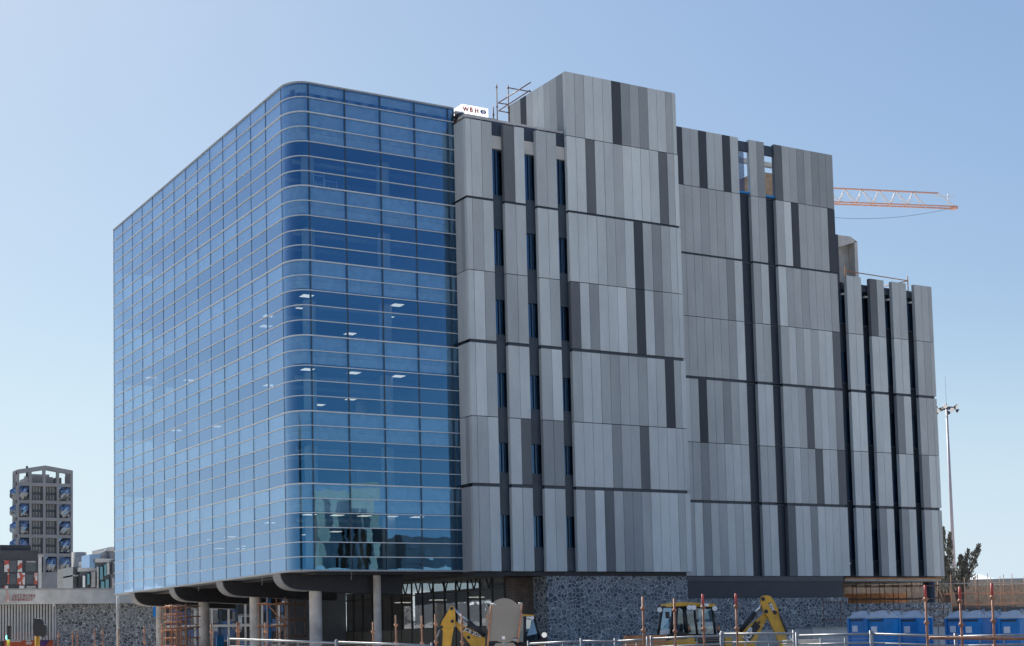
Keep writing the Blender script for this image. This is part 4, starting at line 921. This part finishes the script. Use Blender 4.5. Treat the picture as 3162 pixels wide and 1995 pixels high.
for (u0,u1,v0,v1,m) in ((658,675,955,1040,teal),(628,640,970,1060,M_WHITE),(690,720,940,1060,M_CONC),(757,778,900,1000,teal),(790,808,880,970,teal),(765,790,1015,1070,teal),(800,825,1000,1070,teal),(812,830,870,960,M_CONCL),(850,905,850,960,M_SDK),(850,905,985,1070,M_CONC),(735,745,900,1065,M_CONCL)):
    mb=MB(); a=G_(u0,v0);b=G_(u1,v1); mb.box(a.x,b.x,YG-3.9,YG-3.0,b.z,a.z,m); mb.build('balcony' if m is teal else 'window',gb)
mb=MB(); a=G_(690,800);b=G_(775,880); mb.box(a.x,b.x,YG-2,YG+6,b.z-4,a.z,M_SGL); mb.build('glazed_bay',gb)
mb=MB(); a=G_(735,830)
for k in range(5): p=G_(735,905-k*20); q=G_(860,840-k*20); mb.tube(p,q,.5,M_CONCL,6)
mb.build('louvre_rails',gb)
mb=MB(); a=G_(575,940);b=G_(612,1075); mb.box(a.x,b.x,YG,YG+10,0,b.z+6,M_SDK); mb.box(a.x,b.x,YG-1,YG+10,a.z-1,a.z-.6,M_GALV); tag(mb.build('link_bridge'),'dark low link between the concrete tower and the pale stepped flats','building')
# ------------------------------------------------------------------ things behind the ground floor
# far glazed building seen through
YB=48
fbk=thing('glazed_building','glazed building with white roof edge seen beyond the columns','building')
def B_(u,v): return onY(*z2(u,v),YB)
mb=MB(); a=B_(330,480); b=B_(1640,900); mb.box(a.x,b.x,YB+.5,YB+1,0,6.6,plain('far_glazing',(.09,.115,.15),.15,0,.8,.5)); mb.build('glass_wall',fbk)
mb=MB(); 
for u in range(540,1640,78): x=B_(u,600).x; mb.box(x-.08,x+.08,YB+.2,YB+.45,0,6.5,M_CONCL if u%4 else M_MULL)
for z in (1.2,3.0,4.9,6.4): mb.box(a.x,b.x,YB+.1,YB+.4,z,z+.2,M_CONCL)
mb.build('frame',fbk)
random.seed(21)
mb=MB(); pm=[plain('far_pane_'+n_,c_,.25,0,.3,1) for n_,c_ in (('pale',(.42,.46,.5)),('blue',(.08,.15,.32)),('grey',(.2,.22,.24)),('dark',(.03,.04,.05)))]
u=345
while u<1630:
    x0_=B_(u,600).x; wd=random.uniform(.5,1.8); z=random.uniform(0,1)
    while z<6: h=random.uniform(.4,1.4); mb.box(x0_,x0_+wd,YB+.3+random.random()*.15,YB+.49,z,min(6.3,z+h),random.choice(pm+[pm[3],pm[2]])); z+=h+.15
    u+=random.uniform(30,70)
mb.build('infill_panels',fbk)
def scaf(name,label,x0,x1,y0,y1,h,m,nx=2,lifts=4,group=None,r=.024,braces=True,ny=2):
    t=thing(name,label,'scaffold',(x0,y0,0),group)
    xs=[x0+(x1-x0)*i/(nx-1) for i in range(nx)]; ysv=[y0+(y1-y0)*j/(ny-1) for j in range(ny)]
    for x in xs:
        for y in ysv: mb=MB(); mb.tube((x,y,0),(x,y,h),r,m,6); mb.build('standard',t)
    for k in range(1,lifts+1):
        z=h*k/(lifts+.3); mb=MB()
        for y in ysv: mb.tube((x0-.15,y,z),(x1+.15,y,z),r,m,6)
        for x in xs: mb.tube((x,y0-.1,z+.05),(x,y1+.1,z+.05),r,m,6)
        mb.build('ledger',t)
    if braces:
        mb=MB(); 
        for k in range(lifts): mb.tube((x0 if k%2 else x1,y0,h*k/(lifts+.3)),(x1 if k%2 else x0,y0,h*(k+1)/(lifts+.3)),r*.9,m,6)
        mb.build('brace',t)
    return t
p=onY(*z2(395,700),17);q=onY(*z2(520,700),17)
scaf('scaffold_tower','dense orange scaffold tower between the first and second round columns',p.x,q.x,17,18.2,4.0,M_RUST,4,8,None,.035)
p=onY(*z2(530,700),15);q=onY(*z2(640,700),15)
scaf('scaffold_tower','open brown scaffold tower touching the second round column',p.x,q.x,15,16.5,4.0,M_BROWNT,2,6)
p=onY(*z2(1285,700),6);q=onY(*z2(1450,700),6)
scaf('scaffold_tower','orange scaffold frame between the third and fourth round columns',p.x,q.x,6,7.3,4.0,M_RUST,2,3,None,.035)
p=onY(*z2(1490,700),9);q=onY(*z2(1630,700),9)
scaf('scaffold_tower','dim rusty scaffold frame in the shade left of the fourth round column',p.x,q.x,9,10.4,4.0,M_BROWNT,2,4)
p=onY(*z2(340,700),22); 
scaf('scaffold_tower','orange scaffold just right of the leftmost round column',p.x,p.x+1.0,22,23,4.1,M_RUST,2,6)
mb=MB(); mb.box(8.5,XG-.1,22,22.3,0,4.8,M_CORE); mb.build('brick_wall',BL)
p=onY(*z2(1298,600),12); mb=MB(); mb.box(p.x-.1,p.x+.12,12,12.2,0,4.4,M_TBLUE); tag(mb.build('blue_post'),'blue square post behind the scaffold left of the fourth column','post')
p=onY(*z2(845,830),24); mb=MB(); mb.box(p.x-.25,p.x+.25,24,24.1,0,2.1,M_TBLUE); tag(mb.build('site_door'),'small blue door standing in the gap between the second and third columns','door')
# ------------------------------------------------------------------ right: works under and beyond the low block
p=onY(*z5(530,900),4.6)
scaf('scaffold_run','rusty tube scaffold standing on the raised slab below the low block',41.4,50.4,4.4,6.2,4.72,M_BROWNT,8,5,None,.03,False)
mb=MB(); mb.box(41.2,52,9,9.3,2.6,4.1,M_WOOD); mb.box(41.5,45.5,8.6,8.9,3.3,4.6,M_CONC); mb.box(44,50,12,12.3,3.9,4.6,M_CONC)
tag(mb.build('formwork_wall'),'orange timber formwork panels beneath the low block','formwork')
mb=MB(); mb.box(50.6,75,7,20,2.5,2.9,M_CONCL); mb.box(50.7,75,6.9,7.0,2.2,2.9,M_JOINT); mb.box(50.65,75,8,20,-.1,2.5,M_BRICK)
tag(mb.build('concrete_deck'),'pale concrete deck on props at the far right behind the toilets','slab')
for i,(x0_,y0_,n,lab) in enumerate(((51.2,5.2,6,'orange tube railing scaffold on the deck right of the building'),(57,9.5,8,'orange tube scaffold at the right frame edge behind the toilets'))):
    pz=onY(*z5(1700,750),y0_); t=thing('scaffold_run',lab,'scaffold',(x0_,y0_,0)) 
    for k in range(n): mb=MB(); x=x0_+k*1.35; mb.tube((x,y0_,0),(x,y0_,5.1+.2*(k%2)+i*.3),.03,M_RUST,6); mb.build('standard',t)
    for z in (3.1,3.9,4.6): mb=MB(); mb.tube((x0_-.6,y0_,z+.1*i),(x0_+n*1.4,y0_,z+.15+.1*i),.03,M_RUST if z<4.5 else M_GALV,6); mb.build('ledger',t)
    for z in (2.95,): mb=MB(); mb.box(x0_-.3,x0_+n*1.35,y0_+.1,y0_+.7,z,z+.06,M_JOINT); mb.build('deck_board',t)
mb=MB(); mb.box(42,85,22,40,-.1,5.6,M_BRICKL); mb.box(48,60,21.5,22,2.8,4.4,M_CONCL); mb.box(44,47,21.0,21.9,3.4,4.9,M_CONC)
tag(mb.build('low_brick_building'),'low brown brick building glimpsed through the scaffold below the low block','building')
# small scaffold in front of stone wall
p=onY(*z5(152,895),2.6); q=onY(*z5(345,930),2.6)
t=thing('scaffold','slim rusty scaffold frame against the stone wall left of the toilets','scaffold')
for pp in (p,q): mb=MB(); mb.tube((pp.x,2.6,0),(pp.x,2.6,pp.z),.03,M_BROWNT,6); mb.build('standard',t)
for v in (945,1140,1240): r_=onY(*z5(150,v),2.6); mb=MB(); mb.tube((p.x-.2,2.6,r_.z),(q.x+.8,2.6,r_.z),.028,M_BROWNT,6); mb.build('ledger',t)
t=thing('scaffold','long low rusty tube frame in front of the stone wall behind the toilets','scaffold')
a=onY(*z5(520,920),2.4); b=onY(*z5(1560,1030),2.4)
for u in (525,880,1350,1500): c=onY(*z5(u,930),2.4); mb=MB(); mb.tube((c.x,2.4,0),(c.x,2.4,c.z),.028,M_BROWNT,6); mb.build('standard',t)
for v in (1028,1120,1220): c=onY(*z5(800,v),2.4); mb=MB(); mb.tube((a.x,2.4,c.z),(b.x,2.4,c.z),.028,M_BROWNT,6); mb.build('ledger',t)
# stacked concrete blocks / site clutter low
p=onY(*z5(30,1240),-6);q=onY(*z5(430,1240),-6); mb=MB(); mb.box(p.x,q.x,-6,-5,0,p.z,M_CONCL); mb.box(p.x-.1,q.x+.1,-6.1,-5,p.z,p.z+.06,M_CONC); tag(mb.build('concrete_wall'),'low pale concrete wall left of the blue toilets','wall')
p=onY(*zq(1120,855),-7);q=onY(*zq(2080,855),-7); mb=MB()
n=5
for k in range(n): w=(q.x-p.x)/n; mb.box(p.x+w*k+.02,p.x+w*(k+1)-.02,-7,-6.8,0,p.z,M_CONC)
tag(mb.build('precast_panels'),'row of grey precast panels standing behind the lettered backhoe arm','panels')
p=onY(*z5(1345,1225),-5);q=onY(*z5(1540,1225),-5); mb=MB(); mb.box(p.x,q.x,-5,-4,0,p.z,M_CONCL); mb.box((p.x+q.x)/2-.02,(p.x+q.x)/2+.02,-5.02,-5,0,p.z,M_JOINT); tag(mb.build('concrete_blocks'),'pale concrete blocks between the two rows of toilets','blocks')
for (u,v,D_,w_,d_,lab,nm,mt) in ((1830,985,50,1.1,.8,'stack of grey concrete blocks between the lettered arm and the low wall','block_stack',M_CONC),(100,905,58,1.6,.7,'stack of weathered timber boards left of the right backhoe','timber_stack',M_WOOD)):
    p=at(*zq(u,v),D_); b_=Vector((p.x,p.y,0)); mb=MB(); h=p.z
    k=0; z=0
    while z<h: 
        jx=random.uniform(-.03,.03); mb.obox(b_+RH*jx+ZU*z,RH*w_,FH*d_,ZU*.13,mt); z+=.14; k+=1
    tag(mb.build(nm),lab,'stack')
# beige building and hills
p=at(*z5(1800,690),230);q=at(*z5(2700,690),230)
hb=thing('warehouse','long beige building behind the orange scaffolds at the right edge','building')
mb=MB(); o=Vector((p.x,p.y,0)); mb.obox(o,RH*((q-p).length),FH*20,ZU*(p.z-.6),plain('beige_wall',(.42,.34,.26),.8)); mb.build('walls',hb)
mb=MB(); mb.obox(o+ZU*(p.z-.6)-RH*.5-FH*.5,RH*((q-p).length+1),FH*21,ZU*.6,plain('grey_roof',(.22,.25,.28),.6)); mb.build('roof',hb)
random.seed(11)
mb=MB(); prev=None; A0=at(-900,1500,3600); n=60
pts=[]
for k in range(n+1):
    x=-700+k*70; h=25+22*math.sin(k*.31)+12*math.sin(k*.83+1)+random.uniform(-3,3); c=at(x,1500,3600); pts.append(Vector((c.x,c.y,max(6,h))))
for a,b in zip(pts[:-1],pts[1:]):
    mb.face([Vector((a.x,a.y,-1)),Vector((b.x,b.y,-1)),b,a],MATS['grey_roof']); mb.face([a,b,b+FH*500+ZU*20,a+FH*500+ZU*20],MATS['grey_roof'])
struct(mb.build('hills'))
# ------------------------------------------------------------------ city across the road, behind the camera (seen in the glass)
def refl_box(name,label,u0,u1,vt,Yb,m,extra=None,depth=22,panel=None):
    # pixels on the right facade mirrored by the plane y=0
    def mir(x,y):
        d=ray(x,y); h=CAM+d*(0-CAM[1])/d[1]; d2=np.array([d[0],-d[1],d[2]]); t=(Yb-0)/d2[1]; return Vector(h+d2*t)
    a=mir(u0,vt);b=mir(u1,vt); t=thing(name,label,'building'); mb=MB(); x0_,x1_=sorted((a.x,b.x)); h=max(a.z,b.z)
    mb.box(x0_,x1_,Yb-depth,Yb,0,h,m); mb.build('walls',t)
    mb=MB(); k=0; z=5
    if name=='glass_tower':
        for k in range(7): xx=x0_+2+k*(x1_-x0_-5)/6; mb.box(xx,xx+1.2+.8*(k%3),Yb+.02,Yb+.2,3,h-(9 if k%2 else 3),M_SDK)
        z=h
    while z<h-2:
        mb.box(x0_+.6,x1_-.6,Yb+.02,Yb+.15,z,z+1.6,M_SDK); z+=3.6
    mb.build('windows',t); return t
refl_box('glass_tower','teal glass office tower across the road, seen only as a reflection',742,885,1147,-190,plain('teal_cladding',(.44,.35,.25),.5,0,.3,.05))
refl_box('city_block','dark flat roofed block across the road, seen only as a reflection',945,1078,1245,-210,M_FDK)
def city(name,label,x0_,x1_,y0_,y1_,h,m):
    t=thing(name,label,'building'); mb=MB(); mb.box(x0_,x1_,y0_,y1_,0,h,m); mb.build('walls',t)
    mb=MB(); z=3.5
    while z<h-2: mb.box(x1_+.02,x1_+.15,y0_+1,y1_-1,z,z+1.5,M_SDK); z+=3.6
    for k in range(int((y1_-y0_)/6)): mb.box(x1_+.16,x1_+.5,y0_+3+k*6,y0_+3.6+k*6,0,h-1,M_CONCL)
    mb.build('windows',t)
city('city_block','dark office slab beyond the street corner, reflected in the rounded glass corner',-130,-108,-66,-38,31,M_FDK)
city('city_block','low grey building down the side street, reflected low in the left glass face',-175,-150,330,372,13,M_CONC)
refl_box('city_block','low pale building across the road, reflected at the foot of the glass',700,1090,1322,-150,M_CONCL,depth=10)
sh_=thing('reflection_block','unseen long white block added to brighten the reflection in the ground floor glazing','building')
mb=MB(); mb.box(-75,-60,92,190,0,4.2,M_WHITE); mb.box(-75.4,-59.6,91.6,190.4,4.2,4.5,M_CONCL); mb.build('walls',sh_)  # added out of view so the glazing reflects a pale band
mb=MB()
for k in range(9): mb.box(-60.02,-59.9,96+k*10,101+k*10,.8 if k%2 else 0,2.6,M_SDK)
mb.build('openings',sh_)
# ------------------------------------------------------------------ world, sun
SUN_EL=math.radians(42); SUN_AZ=math.radians(3)  # azimuth from +Y, negative = towards -X
w=bpy.data.worlds.new('World'); S.world=w; w.use_nodes=True; N=w.node_tree.nodes; L=w.node_tree.links
bg=N['Background']; sky=N.new('ShaderNodeTexSky'); sky.sky_type='NISHITA'; sky.sun_disc=False
sky.sun_elevation=SUN_EL; sky.sun_rotation=SUN_AZ; sky.altitude=0; sky.air_density=1.0; sky.dust_density=.6; sky.ozone_density=2.5
tc=N.new('ShaderNodeTexCoord')
# a low bank of cloud on the horizon
mp=N.new('ShaderNodeMapping'); mp.inputs['Scale'].default_value=(9,9,26); L.new(tc.outputs['Generated'],mp.inputs['Vector'])
nz=N.new('ShaderNodeTexNoise'); nz.inputs['Scale'].default_value=1.3; nz.inputs['Detail'].default_value=6; L.new(mp.outputs[0],nz.inputs['Vector'])
sp=N.new('ShaderNodeSeparateXYZ'); L.new(tc.outputs['Generated'],sp.inputs[0])
mr=N.new('ShaderNodeMapRange'); mr.inputs['From Min'].default_value=.02; mr.inputs['From Max'].default_value=.052; mr.inputs['To Min'].default_value=.25; mr.inputs['To Max'].default_value=-.35; L.new(sp.outputs[2],mr.inputs['Value'])
ad=N.new('ShaderNodeMath'); L.new(nz.outputs['Fac'],ad.inputs[0]); L.new(mr.outputs[0],ad.inputs[1])
cr_=N.new('ShaderNodeValToRGB'); cr_.color_ramp.elements[0].position=.52; cr_.color_ramp.elements[1].position=.6; L.new(ad.outputs[0],cr_.inputs['Fac'])
hs=N.new('ShaderNodeHueSaturation'); hs.inputs['Saturation'].default_value=.86; L.new(sky.outputs[0],hs.inputs['Color'])
hz=N.new('ShaderNodeMapRange'); hz.inputs['From Min'].default_value=0; hz.inputs['From Max'].default_value=.22; hz.inputs['To Min'].default_value=.85; hz.inputs['To Max'].default_value=0; hz.interpolation_type='SMOOTHSTEP'; L.new(sp.outputs[2],hz.inputs['Value'])
hm=N.new('ShaderNodeMix'); hm.data_type='RGBA'; L.new(hz.outputs[0],hm.inputs[0]); sc_=N.new('ShaderNodeSeparateColor'); L.new(hs.outputs[0],sc_.inputs[0]); cc_=N.new('ShaderNodeCombineColor')
for i_,(k_,p_) in enumerate(((.69,.907),(.93,.785),(1.78,.5))):
    pw=N.new('ShaderNodeMath'); pw.operation='POWER'; pw.inputs[1].default_value=p_; L.new(sc_.outputs[i_],pw.inputs[0])
    ml=N.new('ShaderNodeMath'); ml.operation='MULTIPLY'; ml.inputs[1].default_value=k_; L.new(pw.outputs[0],ml.inputs[0]); L.new(ml.outputs[0],cc_.inputs[i_])
L.new(cc_.outputs[0],hm.inputs[6]); hm.inputs[7].default_value=(4.0,4.95,5.7,1)
mx=N.new('ShaderNodeMix'); mx.data_type='RGBA'; L.new(cr_.outputs[0],mx.inputs[0]); L.new(hm.outputs[2],mx.inputs[6]); mx.inputs[7].default_value=(9.5,9.8,10,1)
L.new(mx.outputs[2],bg.inputs['Color']); bg.inputs['Strength'].default_value=.092
sl=bpy.data.lights.new('sun','SUN'); sl.energy=5.0; sl.angle=math.radians(.53); sl.color=(1,.95,.88)
so=bpy.data.objects.new('sun',sl); col.objects.link(so)
sd=Vector((math.sin(SUN_AZ)*math.cos(SUN_EL),math.cos(SUN_AZ)*math.cos(SUN_EL),math.sin(SUN_EL))); so.rotation_euler=sd.to_track_quat('Z','Y').to_euler()
# ------------------------------------------------------------------ camera
cd=bpy.data.cameras.new('camera'); co=bpy.data.objects.new('camera',cd); col.objects.link(co); S.camera=co
cd.sensor_width=36; cd.lens=F/3162*36; cd.shift_x=(1581-PX)/3162; cd.shift_y=(PY-997.5)/3162; cd.clip_end=12000; cd.clip_start=.5
m3=Matrix((Vector(RT),Vector(UP),-Vector(FW))).transposed().to_4x4(); m3.translation=Vector(CAM); co.matrix_world=m3
S.view_settings.view_transform='Standard'; S.view_settings.look='None'; S.view_settings.gamma=1; S.view_settings.use_curve_mapping=False
S.view_settings.exposure=.85
S.cycles.max_bounces=8; S.cycles.transparent_max_bounces=12; S.cycles.glossy_bounces=4
